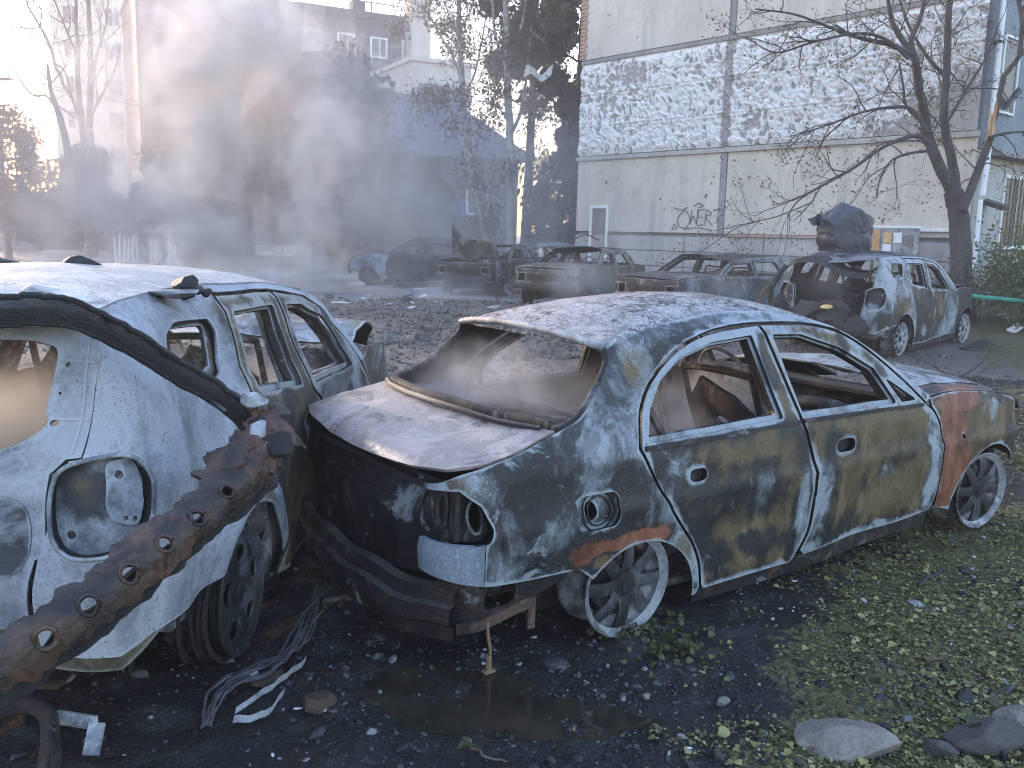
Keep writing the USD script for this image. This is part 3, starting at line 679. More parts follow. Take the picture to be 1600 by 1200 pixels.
# ---------------------------------------------------------------- trees
def branch_out(g, p, d, L_, r, depth, out, up=.08, bend=.28, kids=(2, 4), shrink=.62, droop=0.0):
    """grows a bent limb and its side limbs; out collects (points, radii, depth)"""
    n = 5; pts = [p]; q = p.copy(); v = d / np.linalg.norm(d)
    for i in range(n):
        v = v + g.normal(size=3) * bend * .5 + np.array([0, 0, up - droop * (i / n)]); v /= np.linalg.norm(v)
        q = q + v * L_ / n; pts.append(q)
    rad = np.linspace(r, r * .45, n + 1); out.append((np.array(pts), rad, depth))
    if depth <= 0: return
    for k in range(g.integers(*kids)):
        t = g.uniform(.35, 1.0); i = min(int(t * n), n - 1)
        b = pts[i] + (pts[i + 1] - pts[i]) * (t * n - i)
        dd = (pts[i + 1] - pts[i]); dd = dd / np.linalg.norm(dd) + g.normal(size=3) * .62
        branch_out(g, b, dd, L_ * shrink * g.uniform(.7, 1.15), r * (1 - .55 * t) * .62, depth - 1, out, up, bend, kids, shrink, droop)
def leaf_cards(g, pts, n, size, spread, up=0.0):
    """n small bent leaves scattered round the points: (vertices, faces)"""
    c = pts[g.integers(0, len(pts), n)] + g.normal(size=(n, 3)) * spread
    a = g.normal(size=(n, 3)); a[:, 2] -= up; a /= np.linalg.norm(a, axis=1, keepdims=True)
    b = np.cross(a, g.normal(size=(n, 3))); b /= np.linalg.norm(b, axis=1, keepdims=True); nn = np.cross(a, b)
    s = size * g.uniform(.6, 1.4, (n, 1))
    V = np.stack([c - a * s, c + b * s * .5 + nn * s * .15, c + a * s, c - b * s * .5 + nn * s * .15], 1).reshape(-1, 3)
    i = np.arange(n) * 4
    return V, np.vstack([np.stack([i, i + 1, i + 2], 1), np.stack([i, i + 2, i + 3], 1)])
def limb_world(pts, dep, r0, r1, n=None, g=None, wob=0.0):
    P = np.array([D(x, y, dd if dd else dep) for x, y, dd in [(p[0], p[1], p[2] if len(p) > 2 else None) for p in pts]])
    n = n or len(P) * 4
    S = smooth_line(P, n)
    if g is not None: S[1:-1] += g.normal(size=S[1:-1].shape) * wob
    return S, np.linspace(r0, r1, n)
def add_tree(name, label, cat, limbs, g, mat, twig_n, twig_len, twig_r, twig_depth, twig_mat='twig', leaves=None, group=None, min_r=.0, **kw):
    """limbs: list of (points, radii); limb 0 is the trunk"""
    t = thing(name, label, cat, group=group)
    obj('trunk', tube(limbs[0][0], limbs[0][1], 10), mat, t, smooth=True)
    for S, r in limbs[1:]: obj('limb', tube(S, r, 7), mat, t, smooth=True)
    out = []
    for S, r in limbs[1:]:
        ln = np.linalg.norm(np.diff(S, axis=0), axis=1).sum()
        for k in range(max(1, int(twig_n * ln))):
            i = g.integers(len(S) // 4, len(S)); i = min(i, len(S) - 2)
            d = S[i + 1] - S[i]; d = d / np.linalg.norm(d) + g.normal(size=3) * .7
            branch_out(g, S[i], d, twig_len * g.uniform(.5, 1.2), min(twig_r, r[i] * .7), twig_depth, out, **kw)
    big = [tube(p, r, 5, False) for p, r, dp in out if dp >= 1]; fine = [tube(p[::2] if len(p) > 4 else p, r[::2] if len(p) > 4 else r, 3, False) for p, r, dp in out if dp < 1]
    if big: obj('branches', cat_mesh(big), mat, t, smooth=True, kind='stuff')
    if fine: obj('twigs', cat_mesh(fine), twig_mat, t, smooth=True, kind='stuff')
    if leaves and out:
        n, size, spread, lm, upw = leaves
        ends = np.vstack([p[-3:] for p, r, dp in out if dp < 1])
        obj('leaves', leaf_cards(g, ends, n, size, spread, upw), lm, t, smooth=False, kind='stuff')
    return t
g = rng(101); dp = 16.6
R_ = [limb_world([(1507, 500), (1502, 440), (1501, 380), (1497, 335), (1490, 300)], dp, .205, .175, 18, g, .008),
      limb_world([(1492, 308), (1465, 252), (1450, 210), (1440, 160, 16.3), (1432, 110, 16.0), (1428, 85, 15.9)], dp, .115, .065, 22, g, .012),
      limb_world([(1428, 85), (1405, 55), (1392, 25), (1384, -30)], 15.9, .06, .03),
      limb_world([(1428, 88), (1424, 62), (1440, 22), (1450, -40)], 15.9, .06, .03),
      limb_world([(1426, 86), (1392, 70), (1355, 62), (1322, 52), (1290, 40), (1240, 22), (1180, 14)], 15.6, .05, .012),
      limb_world([(1495, 305), (1485, 240), (1475, 190), (1478, 130), (1481, 60), (1486, -30)], 17.2, .095, .06, 22, g, .01),
      limb_world([(1503, 330), (1530, 262), (1548, 215)], 16.2, .085, .06),
      limb_world([(1549, 205), (1562, 155), (1568, 122), (1590, 92), (1598, 40), (1588, -30)], 16.2, .052, .036, 22, g, .012),
      limb_world([(1455, 226), (1430, 212), (1380, 230), (1330, 265), (1272, 297), (1246, 315), (1230, 338)], 15.2, .042, .008),
      limb_world([(1450, 207), (1425, 171), (1390, 168), (1345, 176), (1292, 196), (1236, 213)], 15.4, .04, .008),
      limb_world([(1440, 190), (1416, 165), (1411, 132), (1405, 98)], 16.0, .035, .015),
      limb_world([(1455, 235), (1420, 240), (1392, 252), (1375, 280), (1370, 310)], 16.2, .03, .008),
      limb_world([(1420, 92), (1385, 62), (1340, 52), (1270, 66), (1212, 82), (1165, 58)], 15.5, .035, .008),
      limb_world([(1265, 318), (1215, 338), (1160, 352), (1118, 378), (1085, 400)], 16.8, .013, .006),
      limb_world([(1480, 190), (1510, 140), (1540, 90), (1560, 40)], 17.0, .03, .012),
      limb_world([(1545, 215), (1572, 208), (1612, 205)], 16.0, .03, .016),
      limb_world([(1478, 120), (1450, 90), (1420, 40), (1400, -20)], 17.4, .04, .02)]
tr1 = add_tree('broken_tree', 'large half bare tree with a splintered limb before the pale end wall', 'tree', R_, g, 'bark_dark', 4.2, .9, .013, 2, leaves=(4200, .028, .07, 'leaf_brown', .6), up=.0, bend=.4, droop=.10)
obj('splintered_wood', cat_mesh([tube([D(1548, 216, 16.15) + g.normal(size=3) * .03, D(1552 + g.uniform(-8, 8), 170 + g.uniform(-12, 12), 16.12)], [.035, .004], 4) for _ in range(9)]), 'split_wood', tr1)
# bare tree, far left
g = rng(77); dl = 36
L1 = [limb_world([(143, 400), (142, 330), (140, 270), (138, 205)], dl, .26, .2),
      limb_world([(139, 270), (128, 190), (122, 120), (121, 60), (118, -30)], dl, .15, .05, 18, g, .02),
      limb_world([(139, 200), (141, 140), (141, 70), (138, 0), (140, -30)], dl, .14, .06),
      limb_world([(130, 195), (110, 150), (88, 110), (78, 70), (50, 20), (38, -5)], dl, .08, .03, 18, g, .02),
      limb_world([(138, 190), (155, 155), (175, 120), (190, 70)], dl, .07, .02),
      limb_world([(112, 150), (100, 110), (75, 95)], dl, .05, .02),
      limb_world([(122, 90), (105, 50), (85, 0)], dl, .06, .03),
      limb_world([(142, 150), (150, 90), (165, 40), (170, -20)], dl, .06, .03),
      limb_world([(118, 185), (95, 168), (62, 152), (40, 130)], dl, .045, .015)]
add_tree('bare_tree', 'tall bare forked tree against the yellow sky at far left', 'tree', L1, g, 'bark', 1.1, 2.0, .03, 2, leaves=(900, .055, .25, 'leaf_birch', .3), bend=.3)
g = rng(78)
L2 = [limb_world([(116, 330), (108, 250), (95, 190), (82, 150), (76, 118), (74, 100)], 33, .16, .05, 20, g, .01),
      limb_world([(88, 170), (72, 150), (50, 148), (28, 118), (18, 95)], 33, .05, .02), limb_world([(80, 132), (62, 112), (40, 105)], 33, .035, .012), limb_world([(80, 130), (96, 112), (104, 100)], 33, .035, .012)]
add_tree('leaning_tree', 'thin leaning snapped tree beside the tall bare tree', 'tree', L2, g, 'bark', 1.3, 1.1, .022, 2, bend=.35)
# two birches between the house and the block
g = rng(31)
B1 = [limb_world([(772, 440), (764, 380), (748, 320), (735, 250), (725, 180), (721, 110), (717, 40), (716, -40)], 31, .15, .075, 30, g, .012),
      limb_world([(722, 130), (708, 90), (688, 55), (665, 18), (650, 8)], 31, .05, .015), limb_world([(723, 150), (740, 120), (752, 70), (760, 20)], 31, .05, .02),
      limb_world([(728, 190), (712, 160), (692, 150)], 31, .03, .01), limb_world([(722, 150), (745, 130), (760, 95)], 31, .03, .012),
      limb_world([(718, 60), (700, 20), (690, -30)], 31, .04, .02), limb_world([(718, 50), (738, 10), (742, -30)], 31, .04, .02), limb_world([(724, 170), (700, 140), (672, 146)], 31, .02, .01)]
add_tree('birch_tree', 'slender birch with thin drooping leaves, left of the pair', 'tree', B1, g, 'birch_bark', 2.3, 1.1, .016, 2, leaves=(5200, .055, .16, 'leaf_birch', 1.0), up=-.02, bend=.3, droop=.22)
g = rng(32)
B2 = [limb_world([(798, 445), (797, 380), (797, 300), (797, 220), (794, 140), (792, 70), (790, 0), (790, -40)], 29.5, .17, .085, 30, g, .010),
      limb_world([(796, 215), (812, 180), (820, 140), (826, 90), (830, 40)], 29.5, .07, .03), limb_world([(796, 190), (775, 165), (752, 158), (738, 162)], 29.5, .035, .012),
      limb_world([(793, 110), (775, 60), (770, 10), (765, -30)], 29.5, .06, .03), limb_world([(795, 150), (815, 165), (840, 160)], 29.5, .03, .01),
      limb_world([(797, 240), (815, 232), (835, 225)], 29.5, .03, .012), limb_world([(793, 90), (812, 50), (822, 0), (826, -30)], 29.5, .06, .03), limb_world([(797, 280), (775, 275), (765, 272)], 29.5, .025, .01),
      limb_world([(796, 330), (780, 300), (772, 280)], 29.5, .025, .01)]
add_tree('birch_tree', 'taller birch with denser hanging leaves, right of the pair', 'tree', B2, g, 'birch_bark', 2.6, 1.2, .018, 2, leaves=(10500, .06, .2, 'leaf_birch', 1.0), up=-.02, bend=.3, droop=.22)
# full-crowned trees
def crown_tree(name, label, lat, dep, H, crown, seed, mat='leaf_dark', n=9000, size=.16, trunk=.28, group=None, bark='bark_dark'):
    g = rng(seed); t = thing(name, label, 'tree', E(lat, dep), group=group)
    x0 = np.array([0, 0, -.3]); top = np.array([g.uniform(-.4, .4), g.uniform(-.4, .4), H * .8])
    obj('trunk', tube(smooth_line([x0, [g.uniform(-.2, .2), 0, H * .35], top], 14), np.linspace(trunk, trunk * .2, 14), 8), bark, t, smooth=True)
    c = np.array([0, 0, H - crown[1]]); lobes = []
    for k in range(26 if crown[0] > 1.9 else 60):
        d = g.normal(size=3); d /= np.linalg.norm(d); rr = g.uniform(.35, 1.0) ** .6
        lobes.append(c + d * rr * np.array([crown[0], crown[0], crown[1]]) * .85)
    lobes = np.array(lobes); lim = []
    for q in lobes[:14]:
        a = top * g.uniform(.45, .95) ; lim.append(tube(smooth_line([a, (a + q) / 2 + g.normal(size=3) * .2, q], 7), np.linspace(trunk * .25, .02, 7), 5, False))
    obj('limbs', cat_mesh(lim), bark, t, smooth=True)
    w = g.uniform(.3, 1.0, len(lobes)); w /= w.sum()
    idx = g.choice(len(lobes), n, p=w); d = g.normal(size=(n, 3)); d /= np.linalg.norm(d, axis=1, keepdims=True)
    pts = lobes[idx] + d * (g.uniform(0, 1, (n, 1)) ** .45) * crown[0] * g.uniform(.22, .36, (len(lobes), 1))[idx]
    obj('crown', leaf_cards(g, pts, n, size, .02, .3), mat, t, smooth=False)
    return t
crown_tree('poplar_tree', 'tall dark dense tree close against the far corner of the pale block', 2.15, 32, 15.5, (2.1, 6.9), 41, n=15000, size=.15)
crown_tree('poplar_tree', 'dark dense tree behind the right birch, reaching out of the picture', .4, 38, 18, (2.3, 6.2), 42, n=11000, size=.17)
crown_tree('garden_tree', 'bushy low dark tree beneath the dense trees at the corner of the block', 1.6, 30, 4.6, (1.5, 2.2), 43, n=5500, size=.11, trunk=.14)
for i, (l, d, H, cr, lb) in enumerate([(-13.8, 47, 11.5, (3.4, 5.0), 'broad dark tree deep in the smoke, left of the tall white plume'),
        (-11.0, 50, 10.5, (3.6, 4.8), 'dark round tree behind the tall white plume'), (-7.6, 37.5, 9.2, (3.6, 4.6), 'dark tree hiding the left side of the gabled house'),
        (-17.6, 47, 9.5, (2.0, 3.8), 'loose dark tree before the cream tower'), (-13.5, 38, 6.2, (2.6, 2.9), 'low dark tree in front of the brick block within the smoke'),
        (-4.6, 36, 5.4, (2.2, 2.6), 'small dark tree in front of the wooden shed')]):
    crown_tree('smoke_tree', lb, l, d, H, cr, 50 + i, n=10000, size=.15)
for i, (l, d, H, cr, lb) in enumerate([(-21.0, 37.5, 6.7, (1.9, 3.2), 'conical dark evergreen in front of the utility pole'), (-18.0, 38, 5.2, (2.1, 2.5), 'ragged dark shrub tree right of the evergreen'), (-24, 40, 6.0, (2.4, 3.0), 'dark shrub tree at the left edge of the picture')]):
    crown_tree('small_tree', lb, l, d, H, cr, 70 + i, n=9500, size=.10, trunk=.13)
# white sheet caught in the branches
(Vs, Fs), _ = panel(Polygon([(0, 0), (.9, .0), (.95, .32), (.5, .2), (.05, .34)]), lambda q: D(818, 121, 29) + q[:, :1] * RT + (q[:, 1:] + .1 * np.sin(q[:, :1] * 8)) * UP + .12 * np.cos(q[:, :1] * 11) * FW, .08, .01)
obj('caught_sheet', (Vs, Fs), 'sheet_white', smooth=True, label='white sheet caught high in the branches of the right birch', cat='sheet')
# bush by the tree and undergrowth
def bush(name, label, cat, c, r, n, size, mat, seed, stems=14):
    g = rng(seed); t = thing(name, label, cat, c)
    ss, tips = [], []
    for k in range(stems):
        a = g.uniform(0, 2 * np.pi); d = np.array([math.cos(a) * r[0], math.sin(a) * r[0], r[1] * g.uniform(.7, 1.1)]) * g.uniform(.5, 1)
        S = smooth_line([np.array([d[0] * .15, d[1] * .15, -.1]), d * .5 + g.normal(size=3) * .08 + [0, 0, .15], d], 7); ss.append(tube(S, np.linspace(.016, .005, 7), 4, False)); tips += list(S[2:])
    obj('stems', cat_mesh(ss), 'twig', t, smooth=True)
    obj('foliage', leaf_cards(g, np.array(tips), n, size, r[0] * .20, .2), mat, t, smooth=False)
    return t
for i, (l, d, r, n, lb) in enumerate([(9.3, 16.0, (1.2, 1.15), 4200, 'green bush at the foot of the broken tree, nearest its trunk'), (10.4, 16.6, (1.3, 1.2), 4200, 'green bush under the barred window at the right edge'), (11.8, 17.6, (1.3, 1.3), 3000, 'green bush half cut by the right edge of the picture'),
        (8.9, 15.0, (.8, .55), 2200, 'low leafy shrub just below the green hose'), (9.9, 14.8, (.9, .5), 2000, 'low yellowing shrub beneath the hose at right'), (8.2, 16.9, (.8, .95), 1800, 'pale leafy bush behind the silver wreck, left of the trunk'), (7.3, 17.2, (.7, 1.0), 1500, 'thin bush below the notice board')]):
    c = E(l, d); c[2] = ground_h(c[None])[0]
    bush('bush', lb, 'bush', c, r, n, .04, 'leaf_bush', 90 + i)

# ---------------------------------------------------------------- cars
class Side:
    """the flank of a car: u runs along the car (wrapping round the rounded corners), z up; w0 half width"""
    def __init__(s, w0, sr, Rr, sf, Rf, zw): s.w0, s.sr, s.Rr, s.sf, s.Rf, s.zw = w0, sr, Rr, sf, Rf, zw
    def half(s, z): return np.interp(z, s.zw[0], s.zw[1])
    def __call__(s, u, z, side=-1, off=0):
        u, z = np.broadcast_arrays(np.asarray(u, float), np.asarray(z, float))
        o = s.half(z) - s.w0 + off
        th = np.clip((s.sr - u) / s.Rr, 0, np.pi / 2); ex = np.maximum((s.sr - u) - s.Rr * np.pi / 2, 0)
        tf = np.clip((u - s.sf) / s.Rf, 0, np.pi / 2); ef = np.maximum((u - s.sf) - s.Rf * np.pi / 2, 0)
        b, f = u < s.sr, u > s.sf
        x = np.where(b, s.sr - s.Rr * np.sin(th), np.where(f, s.sf + s.Rf * np.sin(tf), u))
        y = np.where(b, s.w0 - s.Rr + s.Rr * np.cos(th) - ex, np.where(f, s.w0 - s.Rf + s.Rf * np.cos(tf) - ef, s.w0))
        nx = np.where(b, -np.sin(th), np.where(f, np.sin(tf), 0)); ny = np.where(b, np.cos(th), np.where(f, np.cos(tf), 1))
        return np.stack([x + nx * o, side * (y + ny * o), z], -1)
    def end_u(s, front=False): return s.sf + s.Rf * np.pi / 2 + s.w0 - s.Rf if front else s.sr - s.Rr * np.pi / 2 - (s.w0 - s.Rr)
def curve(pts, res=.03):
    """rounds a run of outline points"""
    p = np.asarray(pts, float); n = max(6, int(np.linalg.norm(np.diff(p, axis=0), axis=1).sum() / res))
    return [tuple(x) for x in smooth_line(p, n)]
def arch(cx, cz, rx, rz, a0, a1, n=16):
    return [(cx + rx * math.cos(a), cz + rz * math.sin(a)) for a in np.radians(np.linspace(a0, a1, n))]
def oval(cx, cz, rx, rz, n=20, p=2.0):
    a = np.linspace(0, 2 * np.pi, n, False); c, s_ = np.cos(a), np.sin(a)
    return Polygon(np.stack([cx + rx * np.sign(c) * np.abs(c) ** (2 / p), cz + rz * np.sign(s_) * np.abs(s_) ** (2 / p)], 1))
def rounded(poly, r):
    return poly.buffer(-r).buffer(2 * r).buffer(-r)
def marks(base, blobs=(), seed=0, amp=.22):
    """colour marks of fire on a panel: ash, ochre, rust; blobs = (u, z, ru, rz, (ash, ochre, rust))"""
    base = np.array(base, float)
    def f(P):
        q = np.concatenate([P, np.zeros((len(P), 1))], 1)
        b = base + np.stack([(fbm(q * 2.2 + 5 * k + seed, 3, seed + k) - .5) * amp * 2 for k in range(3)], 1)
        for u, z, ru, rz, c in blobs:
            w = np.exp(-((P[:, 0] - u) / ru) ** 2 - ((P[:, 1] - z) / rz) ** 2)[:, None]; b = b * (1 - w) + w * np.array(c)
        return b
    return f
def dents(amp, freq=1.6, seed=0, fine=.3):
    def f(X):
        n = (fbm(X * freq + seed, 3, seed) - .5) * 2 * amp + (fbm(X * freq * 4 + seed, 2, seed + 3) - .5) * 2 * amp * fine
        m = (fbm(X * freq * .8 + seed + 40, 2, seed + 5) - .5) * 2 * amp * .6
        return X + np.stack([m, n, n * .7], 1)
    return f
class Car:
    def __init__(s, t, S, warp, res): s.t, s.S, s.warp, s.res = t, S, warp, res
    def side(s, name, poly, mat, sd=-1, off=0.0, burn=None, thick=.012, res=None, edge_w=.05, parent=None, label=None):
        if poly.is_empty: return None
        G_, pv = panel(poly, lambda q: s.warp(s.S(q[:, 0], q[:, 1], sd, off)), res or s.res, thick, sd > 0, burn, edge_w)
        return obj(name, G_, mat, parent or s.t, smooth=True, pv=pv, label=label)
    def both(s, name, poly, mat, label=None, **k):
        r = s.side(name, poly, mat, -1, label=label, **k); s.side(name, poly, mat, 1, **k); return r
    def top(s, name, poly, hw, zf, mat, burn=None, res=None, thick=.012, edge_w=.04, parent=None, label=None, extra=None):
        def mp(q):
            X = np.stack([q[:, 0], q[:, 1] * hw(q[:, 0]), zf(q[:, 0], q[:, 1])], 1)
            return s.warp(extra(X) if extra else X)
        sc = lambda p: shapely.affinity.scale(p, 1, 1)
        G_, pv = panel(poly, mp, res or s.res * 1.3, thick, False, burn, edge_w)
        return obj(name, G_, mat, parent or s.t, smooth=True, pv=pv, label=label)
    def end(s, name, poly, xf, mat, rear=True, res=None, thick=.012, burn=None, parent=None, label=None):
        G_, pv = panel(poly, lambda q: s.warp(np.stack([xf(q[:, 0], q[:, 1]), q[:, 0], q[:, 1]], 1)), res or s.res, thick, rear, burn)
        return obj(name, G_, mat, parent or s.t, smooth=True, pv=pv, label=label)
    def add(s, name, geo, mat, parent=None, smooth=30, label=None, warp=True):
        if warp: geo = trimesh.Trimesh(s.warp(np.array(geo.vertices)), geo.faces, process=False)
        return obj(name, geo, mat, parent or s.t, smooth=smooth, label=label)
import shapely.affinity
def make_wheel(parent, c, R, width, side, spokes, mat, steer=0.0, tilt=0.0, slots=False, belts=False, seed=0, disc='burnt_dark'):
    T = trimesh.transformations
    M = T.concatenate_matrices(T.translation_matrix(c), T.rotation_matrix(steer, [0, 0, 1]), T.rotation_matrix(tilt, [1, 0, 0]), np.diag([1, -side, 1, 1.0]))
    def put(name, m, mt, par, smooth=35):
        m = m.copy(); m.apply_transform(M); return obj(name, m, mt, par, smooth=smooth)
    prof = [(R - .028, .022), (R - .012, .012), (R - .004, .002), (R, .0), (R + .004, .004), (R, .014), (R - .018, .018), (R - .024, .05), (R - .055, .075), (R - .055, width * .6), (R - .022, width * .86), (R, width * .9), (R + .002, width)]
    w = put('wheel', revolve_y(prof, 48), mat, parent)
    face = []
    if slots:                                              # pressed disc with big windows
        ring = Point(0, 0).buffer(R - .016, 24)
        holes = unary_union([shapely.affinity.rotate(oval(0, R * .62, R * .19, R * .15), 360 / spokes * k, origin=(0, 0)) for k in range(spokes)])
        pg = ring.difference(holes)
        V, _ = panel(pg, lambda q: np.stack([q[:, 0], .028 - .022 * np.exp(-((np.hypot(q[:, 0], q[:, 1]) - R * .62) / .06) ** 2), q[:, 1]], 1), .022, .008)
        face.append(trimesh.Trimesh(*V, process=False))
    else:
        for k in range(spokes):
            a = 2 * np.pi * k / spokes
            p = Polygon([(.03, -.030), (R * .45, -.026), (R * .78, -.030), (R - .012, -.020 - .01), (R - .012, .024), (R * .78, .018), (R * .45, .026), (.03, .030)])
            V, _ = panel(p, lambda q: np.stack([q[:, 0], .030 - .02 * np.sin(np.clip(q[:, 0] / R, 0, 1) * np.pi) + 6 * q[:, 1] ** 2, q[:, 1]], 1), .02, .016)
            m = trimesh.Trimesh(*V, process=False); m.apply_transform(T.rotation_matrix(a, [0, 1, 0])); face.append(m)
    put('spokes', cat_mesh(face), 'alloy_dark' if mat == 'alloy' and not slots and spokes == 8 else mat, w)
    put('hub', revolve_y([(0, .004), (.026, .006), (.03, .014), (.052, .018), (.056, .05), (.0, .05)], 22), disc, w)
    put('brake_disc', revolve_y([(0, .085), (R * .6, .085), (R * .6, .105), (0, .105)], 30), 'burnt_inside', w)
    if belts:
        g = rng(seed); rings = []
        for k in range(7):
            y0 = g.uniform(.02, width * 1.1); rr = R + g.uniform(.004, .03)
            a = np.linspace(0, 2 * np.pi, 40); P = np.stack([rr * np.cos(a), y0 + .012 * np.sin(a * 2 + k), rr * np.sin(a) ], 1)
            P[:, 2] = np.maximum(P[:, 2], -R + .01)
            rings.append(tube(P, g.uniform(.004, .010), 5, False))
        put('tyre_wires', cat_mesh(rings), 'char_strip', w)
    return w
def rect_tube(c, w, h, r, lean=0.0, yaw=0.0):
    pts = [(-w / 2, 0, 0), (-w / 2, 0, h * .9), (-w / 2 * .8, 0, h), (w / 2 * .8, 0, h), (w / 2, 0, h * .9), (w / 2, 0, 0)]
    m = tube(smooth_line(np.array(pts), 26), r, 6)
    m.apply_transform(trimesh.transformations.euler_matrix(lean, 0, yaw)); m.apply_translation(c); return m
def interior(c, floor_z, half, belt, x_dash, x_front, x_rear, fine=True, seats=True):
    """floor, bulkhead, dash beam and bare seat frames"""
    c.add('floor_pan', bx(((x_front + x_rear) / 2, 0, floor_z), (x_front - x_rear, half * 1.9, .03)), 'burnt_inside')
    tun = bx(((x_front + x_rear) / 2 + .2, 0, floor_z + .08), (x_front - x_rear - .5, .26, .16), bev=.05)
    c.add('tunnel', tun, 'burnt_inside')
    c.add('bulkhead', bx((x_dash + .12, 0, (floor_z + belt) / 2), (.03, half * 1.8, belt - floor_z - .02)), 'burnt_inside')
    P = Polygon([(-half * .9, 0), (half * .9, 0), (half * .9, belt - floor_z - .06), (half * .5, belt - floor_z), (-half * .5, belt - floor_z), (-half * .9, belt - floor_z - .06)])
    if not fine: return
    d = smooth_line([(x_dash, -half * .9, belt - .16), (x_dash - .06, -half * .4, belt - .10), (x_dash - .02, 0, belt - .12), (x_dash - .06, half * .4, belt - .09), (x_dash, half * .9, belt - .16)], 16)
    c.add('dash_beam', tube(d, .038, 8), 'burnt_inside', smooth=True)
    c.add('heater_box', bx((x_dash + .02, .05, belt - .25), (.22, .5, .26), bev=.05), 'burnt_inside')
    st = tube(smooth_line([(x_dash, half * .45, belt - .14), (x_dash - .25, half * .45, belt - .02)], 5), .025, 7)
    a = np.linspace(0, 2 * np.pi, 28); wheel = np.stack([np.zeros(28), .17 * np.cos(a), .17 * np.sin(a)], 1)
    wt = tube(wheel, .011, 5, False); wt.apply_transform(trimesh.transformations.euler_matrix(0, -.45, 0)); wt.apply_translation((x_dash - .27, half * .45, belt))
    o = c.add('steering_column', st, 'iron'); c.add('steering_wheel', wt, 'iron', parent=o, smooth=True)
    if seats:
        for sy in (-1, 1):
            y = sy * half * .47; x = x_dash - .78
            fr = rect_tube((x, y, floor_z + .22), .42, .62, .016, 0, 0); fr.apply_translation((-x, -y, 0))
            fr.apply_transform(trimesh.transformations.rotation_matrix(math.pi / 2, [0, 0, 1])); fr.apply_transform(trimesh.transformations.rotation_matrix(-.38, [0, 1, 0], (0, 0, floor_z + .22))); fr.apply_translation((x, y, 0))
            back = Polygon([(-.19, .02), (.19, .02), (.20, .40), (.10, .52), (-.12, .46), (-.2, .38)]).difference(unary_union([oval(.02 * k - .05, .12 + .1 * k, .06, .025) for k in range(3)]))
            (Vb, Fb), _ = panel(back, lambda q: np.stack([x - .02 - (q[:, 1]) * .40 + .02 * np.sin(q[:, 0] * 14), y + q[:, 0], floor_z + .24 + q[:, 1]], 1), .06, .02)
            base = [bx((x + .25, y + q * .2, floor_z + .2), (.5, .03, .07), bev=.01) for q in (-1, 1)] + [bx((x + .48, y, floor_z + .22), (.04, .42, .06), bev=.01), bx((x + .03, y, floor_z + .2), (.05, .42, .06), bev=.01)]
            s_ = c.add('seat_frame', cat_mesh([fr] + base), 'burnt_inside'); c.add('seat_back', trimesh.Trimesh(Vb, Fb, process=False), 'burnt_inside', parent=s_, smooth=True)
    rb = bx((x_rear + .30, 0, floor_z + .12), (.5, half * 1.7, .1), bev=.03); c.add('rear_seat_pan', rb, 'burnt_inside')

# ------------------------------------------------ the near saloon
LS = Side(.765, -.60, .20, 2.70, .30, ([.02, .1, .25, .45, .70, .76, 1.12, 1.2], [.69, .72, .745, .765, .735, .71, .52, .40]))
lan = thing('burnt_saloon', 'burnt out blue and ochre saloon on bare rims, nearest of the wrecks', 'car')
def lan_warp(X):
    """heat-sagged sheet: gentle waves, a dished rear door and a swollen arch"""
    X = X.copy(); q = X * 1.0
    n = (fbm(q * 1.9 + 3, 3, 7) - .5) * .020 + (fbm(q * 7 + 1, 2, 9) - .5) * .005
    X[:, 1] = np.where(X[:, 1] > .2, .2 + (X[:, 1] - .2) * (1 - .13 * sstep(X[:, 2], .3, .6) * (1 - sstep(X[:, 0], -.4, .6))), X[:, 1])
    sgn = np.sign(X[:, 1]); low = sstep(.9 - X[:, 2], 0, .25)
    X[:, 1] += sgn * n * (.35 + .65 * low); X[:, 2] += (fbm(q * 2.3 + 8, 3, 17) - .5) * .012
    for u, z, r, d in [(.62, .36, .28, -.022), (1.55, .42, .33, -.020), (-.42, .62, .2, -.012), (1.62, .18, .3, -.02), (2.5, .6, .25, .012)]:
        X[:, 1] += sgn * d * np.exp(-((X[:, 0] - u) / r) ** 2 - ((X[:, 2] - z) / (r * .6)) ** 2)
    X[:, 1] += sgn * .012 * np.exp(-((X[:, 2] - .52) / .03) ** 2) * low
    return X
C = Car(lan, LS, lan_warp, .028)
gap = .005
rear_win = rounded(Polygon([(.082, .745), (.137, .861), (.24, .966), (.374, 1.040), (.582, 1.088), (.838, 1.103), (.868, .764)]), .012)
front_win = rounded(Polygon([(1.0, .757), (.968, 1.100), (1.165, 1.094), (1.405, 1.026), (1.612, .925), (1.70, .762)]), .012)
vent_win = rounded(Polygon([(1.738, .763), (1.668, .880), (1.715, .857), (1.868, .764)]), .006)
rd = Polygon(curve([(.041, .728), (.095, .864), (.204, .972), (.384, 1.07), (.596, 1.123), (.914, 1.141)]) + [(.953, .9), (.975, .74)] + curve([(.995, .68), (1.040, .55), (1.056, .47), (1.055, .36), (1.040, .235), (.985, .13)])
             + [(.96, .108), (.42, .102)] + curve([(.400, .125), (.372, .23), (.315, .33), (.215, .445), (.120, .58), (.041, .728)]))
fd = Polygon([(.926, 1.142)] + curve([(.94, 1.142), (1.284, 1.128), (1.521, 1.058), (1.779, .884), (1.928, .741)]) + curve([(1.965, .715), (2.030, .64), (2.060, .53), (2.068, .40), (2.066, .27), (2.040, .19)])
             + curve([(2.03, .185), (1.75, .152), (1.40, .150), (1.05, .128)]) + curve([(1.0, .128), (1.052, .235), (1.067, .36), (1.068, .47), (1.052, .55), (1.006, .68), (.986, .74)])[1:] + [(.964, .9)])
rd, fd = rd.buffer(0).buffer(-gap), fd.buffer(0).buffer(-gap)
h1 = oval(.335, .600, .048, .026, 20, 3); h2 = oval(1.275, .612, .070, .030, 20, 3)
